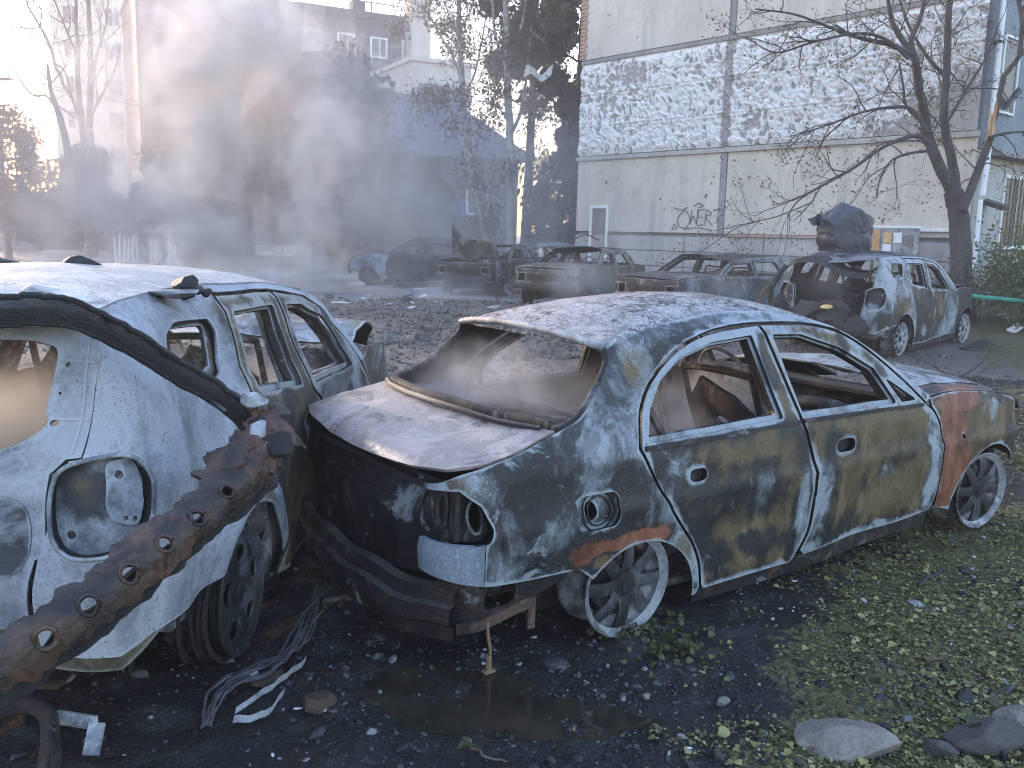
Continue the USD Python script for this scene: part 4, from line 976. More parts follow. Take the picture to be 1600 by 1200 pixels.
rdb = marks((.20, .46, .06), [(.62, .66, .3, .05, (.5, .85, .1)), (.72, .50, .10, .10, (.7, .15, 0)), (.985, .35, .05, .22, (1.0, .0, .0)), (.5, .5, .14, .12, (.12, .3, 0)), (.33, .36, .10, .08, (.15, .35, .0)), (.45, .27, .2, .10, (.25, .25, .05)), (.2, .62, .12, .1, (.5, .2, 0)), (.62, .33, .22, .03, (.45, .75, 0)), (.75, .24, .16, .05, (.08, .25, .0)), (.6, .17, .25, .03, (.25, .55, .05))], 3)
fdb = marks((.24, .60, .06), [(1.55, .67, .35, .05, (.5, .95, .12)), (1.62, .46, .14, .10, (.72, .25, .0)), (1.97, .62, .05, .12, (1.0, 0, 0)), (2.0, .36, .05, .2, (.95, 0, 0)), (1.10, .36, .035, .22, (.95, .05, 0)), (1.5, .17, .5, .025, (.95, .1, 0)), (1.25, .62, .12, .05, (.55, .3, 0)), (1.32, .22, .2, .08, (.12, .3, .1)), (1.75, .33, .15, .12, (.5, .75, .05)), (1.15, .40, .06, .18, (.85, .2, 0)), (1.45, .36, .12, .14, (.3, .7, .05))], 5)
for sd_ in (-1, 1):
    d1 = C.side('rear_door', rd.difference(unary_union([rear_win, h1])), 'burnt_blue', sd_, burn=rdb, edge_w=.055)
    C.side('belt_trim', Polygon([(.06, .722), (.965, .737), (.96, .752), (.06, .740)]), 'burnt_dark', sd_, off=.010, thick=.014, parent=d1)
    C.side('window_frame', rear_win.buffer(.006).difference(rear_win.buffer(-.016)), 'burnt_blue', sd_, off=-.022, thick=.02, burn=marks((.14, .2, .1)), parent=d1, edge_w=.004)
    C.side('quarter_bar', Polygon([(.195, .74), (.222, .745), (.165, .90), (.145, .875)]), 'rust' if sd_ < 0 else 'burnt_dark', sd_, off=-.03, thick=.02, parent=d1)
    C.side('handle_cup', oval(.335, .600, .06, .038, 16), 'burnt_inside', sd_, off=-.035, parent=d1)
    d2 = C.side('front_door', fd.difference(unary_union([front_win, vent_win, h2])), 'burnt_blue', sd_, burn=fdb, edge_w=.06)
    C.side('belt_trim', Polygon([(.99, .739), (1.90, .733), (1.90, .748), (.99, .755)]), 'burnt_dark', sd_, off=.010, thick=.014, parent=d2)
    C.side('window_frame', front_win.buffer(.006).difference(front_win.buffer(-.016)), 'burnt_blue', sd_, off=-.022, thick=.02, burn=marks((.14, .2, .1)), parent=d2, edge_w=.004)
    C.side('handle_cup', oval(1.29, .612, .06, .038, 16), 'burnt_inside', sd_, off=-.035, parent=d2)
    inner = unary_union([rd, fd]).buffer(-.03).difference(unary_union([rear_win.buffer(-.012), front_win.buffer(-.012), vent_win.buffer(-.012)]))
    C.side('door_lining', inner, 'burnt_inside', sd_, off=-.055, thick=.02, res=.06)
    # flank with wing, pillar, roof rail
    bs = Polygon([(-.962, .372), (-.818, .368), (-.668, .350), (-.473, .340), (-.262, .336)] + arch(.045, .075, .315, .305, 138, 2, 22)
                 + [(.385, .09)] + curve([(.392, .125), (.362, .23), (.305, .33), (.205, .445), (.110, .58), (.030, .728)]) + curve([(.03, .735), (.084, .868), (.196, .979), (.380, 1.079), (.594, 1.133), (.926, 1.152), (1.286, 1.138), (1.527, 1.067), (1.786, .893), (1.938, .748)])
                 + [(1.985, .766)] + curve([(1.978, .770), (1.796, .912), (1.529, 1.072), (1.29, 1.158), (1.032, 1.191), (.746, 1.195), (.446, 1.174), (.185, 1.137), (.005, 1.095)])
                 + curve([(.0, 1.088), (-.002, 1.042), (-.073, .967), (-.2, .867), (-.31, .829)]) + curve([(-.32, .826), (-.50, .776), (-.64, .751), (-.76, .724), (-.85, .690), (-.95, .672)])).buffer(0)
    lamp = rounded(Polygon([(-.99, .498), (-.93, .655), (-.849, .664), (-.761, .672), (-.676, .624), (-.634, .548), (-.652, .500), (-.76, .497)]), .02)
    corner = Polygon([(-.99, .496), (-.669, .496), (-.668, .354), (-.818, .372), (-.99, .386)])
    fuel = rounded(sbox(-.273, .470, -.083, .597), .035) if sd_ < 0 else Polygon()
    body = bs.difference(unary_union([lamp, sbox(-1.2, .3, -.664, .4985), fuel]))
    qb = marks((.62, .16, .04), [(-.80, .70, .12, .06, (.6, .8, .1)), (-.70, .70, .08, .04, (.95, .3, 0)), (-.5, .60, .12, .12, (.3, .45, .22)), (-.42, .42, .2, .10, (.62, .1, 0)), (-.02, .400, .28, .042, (.1, .3, 1.0)), (-.24, .375, .07, .06, (.1, .25, .9)), (.28, .33, .07, .09, (.75, .7, .05)), (-.15, .345, .06, .02, (.9, .9, .1)),
                               (.12, 1.02, .1, .1, (.8, .55, 0)), (-.12, .80, .16, .16, (.95, .0, 0)), (-.05, .66, .16, .05, (.55, .05, 0)), (-.05, .52, .13, .09, (.35, .05, .25)), (.9, 1.165, .5, .03, (.8, .05, 0)), (1.7, .98, .2, .1, (.6, .1, 0))], 8)
    C.side('body_side', body, 'burnt_blue', sd_, burn=qb, edge_w=.022, res=.024)
    C.side('corner_panel', corner.intersection(sbox(-.935, 0, 0, 1)), 'panel_blue', sd_, off=.006, thick=.02)
    hs = C.side('lamp_housing', lamp.buffer(.012).difference(unary_union([oval(-.70, .575, .035, .05), oval(-.895, .585, .03, .055)])), 'burnt_dark', sd_, off=-.075, thick=.01)
    lr = lamp.boundary.buffer(.006)
    rim_ = tube(np.vstack([C.warp(LS(*np.array(oval(-.70, .575, .040, .055).exterior.coords).T, sd_, -.055))]), .006, 5, False)
    obj('bulb_ring', rim_, 'burnt_inside', hs, smooth=True)
    rim_ = tube(np.vstack([C.warp(LS(*np.array(oval(-.895, .585, .034, .060).exterior.coords).T, sd_, -.055))]), .008, 5, False)
    obj('bulb_ring', rim_, 'burnt_dark', hs, smooth=True)
    for u_ in (-.79,): C.side('lamp_rib', Polygon([(u_, .50), (u_ + .02, .50), (u_ + .03, .665), (u_ + .01, .665)]), 'burnt_dark', sd_, off=-.02, thick=.05, parent=hs)
    if sd_ < 0:
        fc = C.side('fuel_recess', fuel.buffer(.01).difference(oval(-.20, .535, .028, .034)), 'burnt_blue', sd_, off=-.028, thick=.01, burn=marks((.75, .1, .1)), edge_w=.02)
        for rr in (.055, .075): obj('filler_ring', tube(C.warp(LS(*np.array(oval(-.165, .530, rr, rr * .95, 28).exterior.coords).T, sd_, -.022)), .0035, 5, False), 'burnt_inside', fc, smooth=True)
    C.side('sill', Polygon([(.40, .102), (.74, .094), (1.0, .120), (1.4, .145), (1.75, .148), (2.05, .185), (2.05, .10), (1.0, .035), (.40, .03)]).buffer(0), 'burnt_dark', sd_, off=-.02)
    wh = Polygon([(2.075, .20), (2.08, .40), (2.072, .53), (2.042, .64), (1.976, .722)] + curve([(1.98, .762), (2.16, .777), (2.40, .764), (2.62, .733), (2.80, .690), (2.95, .630), (3.10, .55), (3.2, .50)]) + [(3.22, .38), (3.0, .36)] + arch(2.545, .115, .335, .36, 42, 166, 20) + [(2.22, .16)]).buffer(0)
    wb = marks((.34, .42, .58), [(2.13, .60, .10, .22, (.15, .1, .95)), (2.25, .74, .2, .05, (.3, .15, .85)), (2.45, .60, .14, .08, (.55, .85, .3)), (2.55, .66, .12, .05, (.75, .5, .2)), (2.15, .33, .08, .14, (.1, .15, .85)), (2.28, .42, .06, .1, (.2, .6, .6)), (2.8, .62, .12, .08, (.4, .7, .5)), (2.9, .66, .1, .04, (.2, .1, .9))], 11, .42)
    C.side('front_wing', wh.difference(oval(2.245, .548, .014, .012)), 'burnt_blue', sd_, burn=wb, edge_w=.02, label='rust red and ochre front wing' if sd_ < 0 else None)
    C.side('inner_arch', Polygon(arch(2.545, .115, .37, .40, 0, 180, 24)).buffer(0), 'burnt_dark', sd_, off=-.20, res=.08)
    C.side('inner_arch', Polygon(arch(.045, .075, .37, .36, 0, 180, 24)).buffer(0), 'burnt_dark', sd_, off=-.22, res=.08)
seam_u = np.array([(-.1, 1.06), (.005, 1.095), (.185, 1.137), (.446, 1.174), (.746, 1.195), (1.032, 1.191), (1.29, 1.158), (1.529, 1.072)])
zs = lambda x: np.interp(x, seam_u[:, 0], seam_u[:, 1])
hw = lambda x: LS.half(zs(x)) - .004
roof_pg = Polygon([(.005, -1)] + [(x, -1) for x in np.linspace(.1, 1.4, 14)] + [(1.44, -.6), (1.46, 0), (1.44, .6), (1.40, 1)] + [(x, 1) for x in np.linspace(1.3, .1, 13)] + [(.005, 1), (-.035, .6), (-.05, 0), (-.035, -.6)])
C.top('roof', roof_pg, hw, lambda x, v: zs(x) + .055 * (1 - v ** 2) * np.clip((x + .25) / .5, .55, 1) + .004 - .012 * (np.abs(v) > .97), 'ash_roof', burn=marks((.55, .1, .1), [(.25, -.2, .25, .3, (.7, .05, .2)), (1.2, -.5, .3, .3, (.4, .2, .1))]), res=.05)
# rear screen surround
scr = []
for v_ in np.linspace(-1, 1, 25): scr.append(C.warp(np.array([[.0 - .045 * (1 - v_ ** 2), v_ * .535, 1.094 + .045 * (1 - v_ ** 2)]]))[0])
obj('screen_header', tube(np.array(scr), .016, 6), 'steel_pale', lan, smooth=True)
for sd_ in (-1, 1):
    e_ = np.array(curve([(.0, 1.088), (-.002, 1.042), (-.073, .967), (-.2, .867), (-.31, .829)]))
    obj('screen_edge', tube(C.warp(LS(e_[:, 0], e_[:, 1], sd_, -.012)), .013, 6), 'burnt_inside', lan, smooth=True)
# boot lid
dz_ = np.array([(-.86, .655), (-.80, .708), (-.72, .738), (-.62, .757), (-.50, .778), (-.36, .815), (-.28, .832)])
zd = lambda x: np.interp(x, dz_[:, 0], dz_[:, 1])
dw = lambda x: LS.half(zd(x)) - .006 - .20 * np.clip((-.60 - x) / .26, 0, 1) ** 2
deck = Polygon([(-.33, -1)] + curve([(-.34, -1), (-.50, -1), (-.64, -1), (-.735, -.985)], .05) + curve([(-.75, -.97), (-.795, -.75), (-.812, -.4), (-.815, 0), (-.805, .4), (-.78, .75), (-.735, .97)], .08) + [(-.735, .985), (-.50, 1), (-.34, 1), (-.355, .9)] + curve([(-.36, .85), (-.425, .5), (-.445, 0), (-.425, -.5), (-.36, -.85)], .08)).buffer(0)
def deckbend(X):
    X = X.copy(); X[:, 2] += .030 * (1 - (X[:, 1] / .75) ** 2) + .030 * (fbm(X * np.array([5.5, 2.6, 1]) + 4, 3, 6) - .5) - .03 * np.clip((-.74 - X[:, 0]) / .10, 0, 1) ** 2
    return X
bd = C.top('boot_lid', deck, dw, lambda x, v: zd(x), 'pink_deck', burn=marks((.62, .1, .12), [(-.4, -.9, .1, .3, (.6, .5, .1)), (-.7, -.8, .12, .25, (.85, .0, .0)), (-.4, .8, .12, .3, (.5, .6, .1))]), res=.03, extra=deckbend)
lipp = smooth_line([(-.35, -.625, .842), (-.405, -.45, .845), (-.44, -.15, .848), (-.44, .15, .848), (-.405, .45, .845), (-.35, .625, .842)], 26)
obj('screen_sill', tube(C.warp(lipp + np.array([.028, 0, .002])), .020, 7), 'rust', lan, smooth=True)
obj('screen_seal', tube(C.warp(lipp + np.array([-.006, 0, -.008])), .011, 6), 'char_strip', lan, smooth=True)
shelf = Polygon([(-.42, -.60), (-.40, .60), (.02, .58), (.02, -.58)])
C.top('parcel_shelf', shelf, lambda x: np.ones_like(x), lambda x, v: .806 + .05 * (fbm(np.stack([x * 4, v * 4, x * 0], -1), 3, 4) - .5) - .02 * np.clip(x + .1, 0, 1), 'burnt_inside', res=.05)
xr = lambda y, z: -.802 + .13 * np.abs(y / .66) ** 3 + .05 * np.clip((z - .50) / .22, 0, 1) ** 2
rp = Polygon([(-.60, .34), (-.56, .50), (-.535, .665), (0, .70), (.535, .665), (.56, .50), (.60, .34), (.3, .30), (-.3, .30)])
C.end('boot_back', rp, lambda y, z: xr(y, z) + .02 + .028 * (fbm(np.stack([y * 3.2, z * 4, y * 0], -1), 4, 5) - .5), 'burnt_rear', res=.03)
C.end('plate_recess', sbox(-.27, .43, .27, .57), lambda y, z: xr(y, z) + .012, 'burnt_rear', parent=bd)
obj('boot_edge', tube(C.warp(np.stack([xr(np.linspace(-.53, .53, 26), .64) - .004, np.linspace(-.53, .53, 26), .640 + .03 * (1 - (np.linspace(-.53, .53, 26) / .53) ** 2)], 1)), .013, 6), 'char_strip', bd, smooth=True)
# bumper beam, a pressed rail with ribs
y_ = np.linspace(-.68, .70, 46); prf = [(.0, .345), (-.030, .335), (-.034, .285), (-.052, .272), (-.055, .215), (-.036, .20), (-.034, .150), (-.01, .132), (.03, .13)]
V = []
for yy in y_:
    x0 = -.835 + .14 * abs(yy / .69) ** 2.6; dr = .02 * math.sin(yy * 2.2) - .02 * (yy < -.4) * (yy + .4)
    V += [(x0 + a, yy, b + dr + .008 * math.sin(yy * 17)) for a, b in prf]
V = np.array(V); n_ = len(prf); F = []
for i in range(len(y_) - 1):
    for k in range(n_ - 1):
        a = i * n_ + k; F += [[a, a + 1, a + n_ + 1], [a, a + n_ + 1, a + n_]]
bb = obj('bumper_beam', (C.warp(V), np.array(F)), 'burnt_rear', lan, smooth=35)
for yy, zz in ((-.30, .255), (.05, .25), (.38, .26)): obj('bolt', trimesh.creation.cylinder(.014, .012, transform=trimesh.transformations.concatenate_matrices(trimesh.transformations.translation_matrix((-.888 + .14 * abs(yy / .69) ** 2.6, yy, zz)), trimesh.transformations.rotation_matrix(math.pi / 2, [0, 1, 0]))), 'char', bb)
# under the rear corner: hanging floor edge, brackets, dangling hook
C.side('rear_floor_edge', Polygon([(-.90, .36), (-.27, .335), (-.285, .29), (-.46, .235), (-.68, .185), (-.78, .150), (-.90, .15)]).difference(rounded(sbox(-.64, .235, -.50, .325), .03)), 'burnt_dark', -1, off=-.045, res=.03)
C.side('floor_rail', Polygon([(-.78, .195), (-.66, .205), (-.46, .252), (-.42, .25), (-.42, .215), (-.66, .165), (-.78, .15)]), 'rust', -1, off=-.03, res=.04)
obj('tow_bracket', bx((-.43, -.70, .185), (.03, .02, .11), bev=.004), 'rust', lan)
hk = obj('dangling_cable', tube(smooth_line([(-.615, -.70, .20), (-.612, -.705, .14), (-.60, -.70, .09), (-.605, -.70, .02)], 10), .006, 6), 'copper', lan, smooth=True)
obj('cable_end', cat_mesh([tube([(-.604, -.70, .075), (-.605, -.70, .02)], .010, 8), bx((-.605, -.70, .014), (.05, .034, .016), bev=.008)]), 'copper', hk)
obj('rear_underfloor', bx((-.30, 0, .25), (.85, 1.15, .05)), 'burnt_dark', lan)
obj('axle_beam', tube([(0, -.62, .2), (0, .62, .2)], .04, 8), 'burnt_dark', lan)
# bonnet and front
hz_ = np.array([(1.95, .765), (2.16, .777), (2.40, .764), (2.62, .733), (2.80, .690), (2.95, .630), (3.06, .56)])
zh = lambda x: np.interp(x, hz_[:, 0], hz_[:, 1])
bw = lambda x: LS.half(zh(x)) - .10 - .05 * np.clip((x - 2.2) / .8, 0, 1)
hood = Polygon([(2.02, -1), (2.30, -1.02), (2.80, -.98), (2.97, -.8), (3.02, 0), (2.97, .8), (2.80, .98), (2.30, 1.02), (2.02, 1), (1.96, .5), (1.95, 0), (1.96, -.5)])
C.top('bonnet', hood, bw, lambda x, v: zh(x) + .035 + .055 * (1 - v ** 2), 'burnt_blue', burn=marks((.82, .05, .08), [(2.6, 0, .3, .5, (.6, .15, .2))]), res=.045)
for sd_ in (-1, 1):
    C.top('wing_top', sbox(1.98, 0, 2.97, 1) if sd_ < 0 else sbox(1.98, -1, 2.97, 0), lambda x: np.ones_like(x), lambda x, v: zh(x) + .006 + .022 * np.abs(v), 'burnt_blue', burn=marks((.4, .2, .6)), res=.05,
          extra=lambda X, s_=sd_: np.stack([X[:, 0], s_ * (LS.half(zh(X[:, 0])) - .004 - np.abs(X[:, 1]) * (LS.half(zh(X[:, 0])) - bw(X[:, 0]) - .008) - .12 * np.clip((X[:, 0] - 2.7) / .35, 0, 1) ** 2), X[:, 2]], 1))
C.add('cowl', bx((1.93, 0, .75), (.10, 1.30, .06), bev=.02), 'burnt_dark')
obj('engine', cat_mesh([blob((.26, .38, .2), 2, .3, 3), bx((0, 0, .1), (.3, .5, .2), bev=.04)]).apply_translation((2.5, 0, .42)), 'burnt_dark', lan)
obj('front_panel', bx((2.98, 0, .40), (.05, 1.1, .28), bev=.02), 'burnt_dark', lan)
interior(C, .12, .66, .76, 1.88, 2.05, .0)
C.add('rear_bulkhead', bx((-.02, 0, .42), (.05, 1.25, .62), tilt=-.2, bev=.02), 'burnt_inside')
mir = obj('mirror_stalk', tube(smooth_line([(1.36, .02, 1.20), (1.30, .0, 1.16), (1.27, -.06, 1.14), (1.25, -.14, 1.15)], 9), .011, 5), 'iron', lan, smooth=True)
for sd_ in (-1, 1):
    make_wheel(lan, (.0, sd_ * .735, .21), .205, .18, sd_, 8, 'alloy', 0, sd_ * -.05, belts=False)
    make_wheel(lan, (2.53, sd_ * .735, .215), .205, .18, sd_, 8, 'alloy', -.10 if sd_ < 0 else -.1, sd_ * -.02, belts=False)

# ------------------------------------------------ the pale estate at left, and wrecks built on its lines
ES = Side(.80, -.50, .22, 2.75, .35, ([.05, .1, .3, .5, .80, 1.2, 1.3], [.74, .76, .785, .80, .77, .62, .52]))
def estate(t, mats, warp, res, burns, hatch=True, wheel=(.22, 5, 'alloy_dark', True), hood_up=False, roofmat='pale_roof', seats=True, crown=.066, rim_slots=True, frontlabel=None, lamp_detail=False):
    C = Car(t, ES, warp, res)
    cl = ES.end_u(); mq, md1, md2, mf = mats
    qwin = rounded(Polygon([(-.20, 1.165), (-.109, 1.198), (.165, 1.186), (.195, 1.15), (.10, 1.004), (-.133, .980), (-.245, 1.0), (-.255, 1.08)]), .03)
    rwin = rounded(Polygon([(.386, 1.193), (.885, 1.177), (.875, .835), (.36, .885)]), .02)
    fwin = rounded(Polygon([(1.06, 1.166), (1.301, 1.151), (1.525, 1.075), (1.679, .935), (1.775, .79), (1.049, .812)]), .02)
    lamp = Polygon(curve([(-.90, .628), (-.925, .68), (-.918, .81), (-.885, .855), (-.80, .878), (-.70, .884), (-.643, .860), (-.618, .80), (-.632, .70), (-.68, .635), (-.76, .610), (-.85, .606), (-.90, .628)], .012)).buffer(0)
    rdo = Polygon([(.355, 1.258), (.970, 1.232), (.966, 1.176), (.992, .803)] + curve([(1.0, .79), (1.115, .70), (1.150, .55), (1.150, .35), (1.125, .135)]) + [(.42, .118)] + curve([(.425, .13), (.472, .28), (.425, .47), (.349, .622), (.290, .78), (.288, .941), (.322, 1.20)])).buffer(0).buffer(-.006)
    fdo = Polygon([(.982, 1.232), (1.30, 1.190)] + curve([(1.38, 1.178), (1.62, 1.080), (1.84, .925), (2.0, .775)]) + curve([(2.02, .76), (2.115, .64), (2.13, .45), (2.09, .17)]) + [(1.14, .138)] + curve([(1.138, .14), (1.163, .35), (1.163, .55), (1.127, .70), (1.006, .80)]) + [(.980, 1.176)]).buffer(0).buffer(-.006)
    bs = Polygon([(-.95, .36), (-.916, .330), (-.743, .315), (-.648, .371), (-.40, .40)] + arch(.06, .115, .40, .415, 136, 0, 22) + [(.40, .11)]
                 + curve([(.412, .13), (.460, .28), (.412, .47), (.338, .622), (.278, .78), (.276, .941), (.312, 1.20)]) + [(.345, 1.267), (.975, 1.241), (1.30, 1.200)] + curve([(1.39, 1.187), (1.63, 1.088), (1.85, .933), (2.01, .78)])
                 + [(2.07, .79)] + curve([(2.07, .80), (1.917, .947), (1.665, 1.112), (1.392, 1.213), (1.029, 1.262), (.323, 1.296), (-.025, 1.292), (-.365, 1.278), (-.62, 1.250)]) + [(-.775, 1.19)] + curve([(-.778, 1.17), (-.828, 1.057), (-.832, .877)]) + [(-.87, .87), (-.95, .62)]).buffer(0)
    body = bs.difference(unary_union([qwin, lamp]))
    for sd in (-1, 1):
        bq = burns[0] if sd < 0 else marks((.4, .2, .1))
        q = C.side('quarter_panel', body, mq, sd, burn=bq, edge_w=.02)
        C.side('window_recess', qwin.buffer(.05).difference(qwin.buffer(-.025)), mq, sd, off=-.03, thick=.015, burn=marks((.3, .3, .1)), parent=q, edge_w=.004)
        d1 = C.side('rear_door', rdo.difference(rwin), md1, sd, burn=burns[1], edge_w=.04)
        C.side('window_frame', rwin.buffer(.006).difference(rwin.buffer(-.018)), md1, sd, off=-.03, thick=.03, burn=marks((.3, .35, .05)), parent=d1, edge_w=.004)
        d2 = C.side('front_door', fdo.difference(fwin), md2, sd, burn=burns[2], edge_w=.05)
        C.side('window_frame', fwin.buffer(.006).difference(fwin.buffer(-.018)), md2, sd, off=-.03, thick=.03, burn=marks((.3, .35, .05)), parent=d2, edge_w=.004)
        inner = unary_union([rdo, fdo]).buffer(.03).difference(unary_union([rwin.buffer(-.014), fwin.buffer(-.014)]))
        C.side('door_lining', inner, 'inside_pale' if hood_up else 'burnt_inside', sd, off=-.075, thick=.02, res=.07)
        lh = C.side('lamp_recess', lamp.buffer(.015).difference(unary_union([oval(-.72, .825, .014, .011), oval(-.685, .845, .008, .007), oval(-.665, .70, .008, .007), oval(-.70, .705, .009, .008), oval(-.875, .66, .015, .013), oval(-.71, .785, .006, .005)]) if lamp_detail else Polygon()), mq, sd, off=-.045, thick=.01, burn=marks((.55, .35, .1), [(-.80, .66, .1, .06, (.7, .1, .15)), (-.85, .80, .08, .06, (.25, .4, .05))]), res=min(res, .03), edge_w=.01)
        lipc = np.array(lamp.buffer(-.003).exterior.coords)
        W1, W0 = C.warp(ES(lipc[:, 0], lipc[:, 1], sd, .0)), C.warp(ES(lipc[:, 0], lipc[:, 1], sd, -.05)); k = len(lipc)
        ii = np.arange(k - 1); Fl = np.vstack([np.stack([ii, ii + 1, ii + 1 + k], 1), np.stack([ii, ii + 1 + k, ii + k], 1)])
        obj('recess_wall', (np.vstack([W1, W0]), Fl), 'burnt_dark', lh, smooth=True)
        obj('recess_lip', tube(W1, .007, 5, False), 'steel_pale', lh, smooth=True)
        if lamp_detail and sd < 0:
            C.side('lamp_boss', rounded(Polygon([(-.765, .74), (-.765, .86), (-.65, .87), (-.635, .74), (-.66, .675), (-.74, .70)]), .03).difference(unary_union([oval(-.72, .825, .015, .012), oval(-.67, .70, .009, .008), oval(-.70, .705, .009, .008)])), mq, sd, off=-.030, thick=.012, burn=marks((.6, .2, .0)), parent=lh, res=.025, edge_w=.01)
        C.side('sill', Polygon([(.42, .115), (1.13, .132), (2.08, .165), (2.08, .07), (.42, .04)]), 'burnt_dark', sd, off=-.03)
        wing = Polygon([(2.11, .18), (2.145, .45), (2.13, .645), (2.04, .775)] + curve([(2.05, .80), (2.3, .83), (2.6, .82), (2.85, .77), (3.05, .68), (3.2, .60)]) + [(3.22, .40), (2.98, .36)] + arch(2.60, .115, .40, .42, 32, 172, 20)).buffer(0)
        C.side('front_wing', wing, mf, sd, burn=burns[3], edge_w=.03, label=frontlabel if sd < 0 else None)
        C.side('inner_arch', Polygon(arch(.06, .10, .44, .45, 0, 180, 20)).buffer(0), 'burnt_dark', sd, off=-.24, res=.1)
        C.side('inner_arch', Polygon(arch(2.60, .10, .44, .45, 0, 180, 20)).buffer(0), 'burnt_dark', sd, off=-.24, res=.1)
        if hatch:
            hp = Polygon([(cl, 1.245), (-1.0, 1.238), (-.81, 1.200), (-.786, 1.17), (-.837, 1.057), (-.841, .880), (-.878, .875), (-.93, .835), (-.938, .675), (-.925, .615), (-.96, .60), (-.98, .40), (cl, .40), (cl, .86)] + curve([(-1.30, .862), (-1.086, .888), (-.985, .932), (-.950, .969), (-.963, 1.0), (-.957, 1.142), (-1.0, 1.172), (-1.06, 1.179)], .02) + [(cl, 1.186)]).buffer(0)
            holes = unary_union([oval(-.925, 1.115, .008, .007), oval(-.935, .965, .012, .008), oval(-.935, 1.04, .005, .005)]) if lamp_detail else Polygon()
            hh = C.side('tailgate', hp.difference(holes), mq, sd, burn=burns[4], edge_w=.012)
            if lamp_detail and sd < 0:
                for (a, b, c_, d) in [(-.872, .89, -.868, 1.17), (-.95, .975, -.85, .977), (-.95, 1.125, -.83, 1.127)]:
                    C.side('tailgate_rib', sbox(min(a, c_), min(b, d), max(a, c_), max(b, d)).buffer(.002), mq, sd, off=.0025, thick=.006, burn=burns[4], parent=hh)
                C.side('tailgate_dish', oval(-1.06, .66, .085, .11, 24, 2.6), mq, sd, off=.004, thick=.006, burn=marks((.5, .1, .0)), parent=hh, edge_w=.02)
        C.side('rear_apron', Polygon([(cl, .41), (-.985, .41), (-.64, .40), (-.52, .42), (-.56, .36), (-.65, .31), (-.74, .255), (-.92, .262), (cl, .30)]), 'burnt_olive', sd, off=-.035, burn=marks((.5, .6, .1)))
    sm = np.array([(-.70, 1.23), (-.62, 1.250), (-.365, 1.278), (-.025, 1.292), (.323, 1.296), (1.029, 1.262), (1.392, 1.213), (1.6, 1.14)])
    z_ = lambda x: np.interp(x, sm[:, 0], sm[:, 1])
    hwf = lambda x: ES.half(z_(x)) + .004
    rf = Polygon([(-.64, -1), (0, -1), (.7, -1), (1.38, -1), (1.46, -.5), (1.48, 0), (1.46, .5), (1.38, 1), (.7, 1), (0, 1), (-.64, 1), (-.70, .5), (-.71, 0), (-.70, -.5)])
    C.top('roof', rf, hwf, lambda x, v: z_(x) + crown * (1 - v ** 2) * np.clip((x + .95) / .5, .4, 1) * np.clip((1.75 - x) / .6, .5, 1) + .004, roofmat, burn=marks((.7, .15, .1), [(.2, -.9, .3, .2, (.5, .55, .1)), (.8, 0, .5, .5, (.4, .5, .1))]), res=res * 1.8)
    hzz = lambda x: np.interp(x, [2.0, 2.3, 2.6, 2.85, 3.05, 3.15], [.80, .835, .825, .775, .685, .62])
    bwf = lambda x: ES.half(hzz(x)) - .07 - .10 * np.clip((x - 2.6) / .5, 0, 1) ** 2
    def crumple(X):
        X = X.copy(); X[:, 2] += (.02 + .07 * np.sin((X[:, 0] - 2.0) * 3.0) + .09 * (fbm(X * 3.2, 3, 14) - .5)) if hood_up else 0
        return X
    C.top('bonnet', sbox(2.03, -1, 3.0, 1), bwf, lambda x, v: hzz(x) + .02 + .06 * (1 - v ** 2), 'burnt_white' if hood_up else mf, burn=marks((.6, .4, .05)), res=res * 1.5, extra=crumple)
    C.add('front_panel', bx((3.04, 0, .42), (.06, 1.2, .34), bev=.02), 'burnt_dark')
    C.add('engine', blob((.28, .42, .24), 2, .3, 3).apply_translation((2.55, 0, .48)), 'burnt_dark')
    global MATS
    keep = MATS['burnt_inside']
    if hood_up: MATS['burnt_inside'] = MATS['inside_pale']
    interior(C, .22, .68, .84, 1.95, 2.1, -.30, seats=seats)
    MATS['burnt_inside'] = keep
    R, sp, wm, belts = wheel
    for sd in (-1, 1):
        make_wheel(t, (.0, sd * .775, R + .006), R, .20, sd, sp, wm, 0, 0, slots=rim_slots, belts=belts, seed=3 + sd)
        make_wheel(t, (2.60, sd * .775, R + .006), R, .20, sd, sp, wm, -.05, 0, slots=rim_slots, belts=belts, seed=5 + sd)
    return C
eo, eyaw = np.array([-1.86988, .37710]), .918927
est = thing('burnt_estate', 'ash whitened estate car with empty lamp socket, cut by the left edge', 'car', (eo[0], eo[1], 0), eyaw)
def est_warp(X):
    X = X.copy(); q = X * 1.0; sg = np.sign(X[:, 1])
    rdg = 1 - np.abs(2 * fbm(q * np.array([2.6, 2.6, 1.3]) + 6, 3, 37) - 1); n = (fbm(q * 2.0 + 13, 3, 31) - .5) * .045 + (fbm(q * 6 + 2, 2, 33) - .5) * .010 - .022 * rdg ** 4
    X[:, 1] += sg * n * .8; X[:, 0] += n * .7 * (X[:, 0] < -.55); X[:, 2] += (fbm(q * 2.2 + 5, 3, 35) - .5) * .02
    X[:, 1] += sg * .026 * np.exp(-((np.hypot((X[:, 0] - .06), (X[:, 2] - .115)) - .45) / .05) ** 2) * (X[:, 2] < .75)   # flared arch
    X[:, 1] += sg * -.03 * np.exp(-((X[:, 0] + .05) / .25) ** 2 - ((X[:, 2] - .80) / .10) ** 2)
    X[:, 0] += .02 * np.exp(-((X[:, 1] + .25) / .3) ** 2 - ((X[:, 2] - .62) / .12) ** 2) * (X[:, 0] < -.55)
    X[:, 1] += .05 * np.clip((X[:, 0] - 2.7) / .3, 0, 1) * (X[:, 1] < 0)
    return X
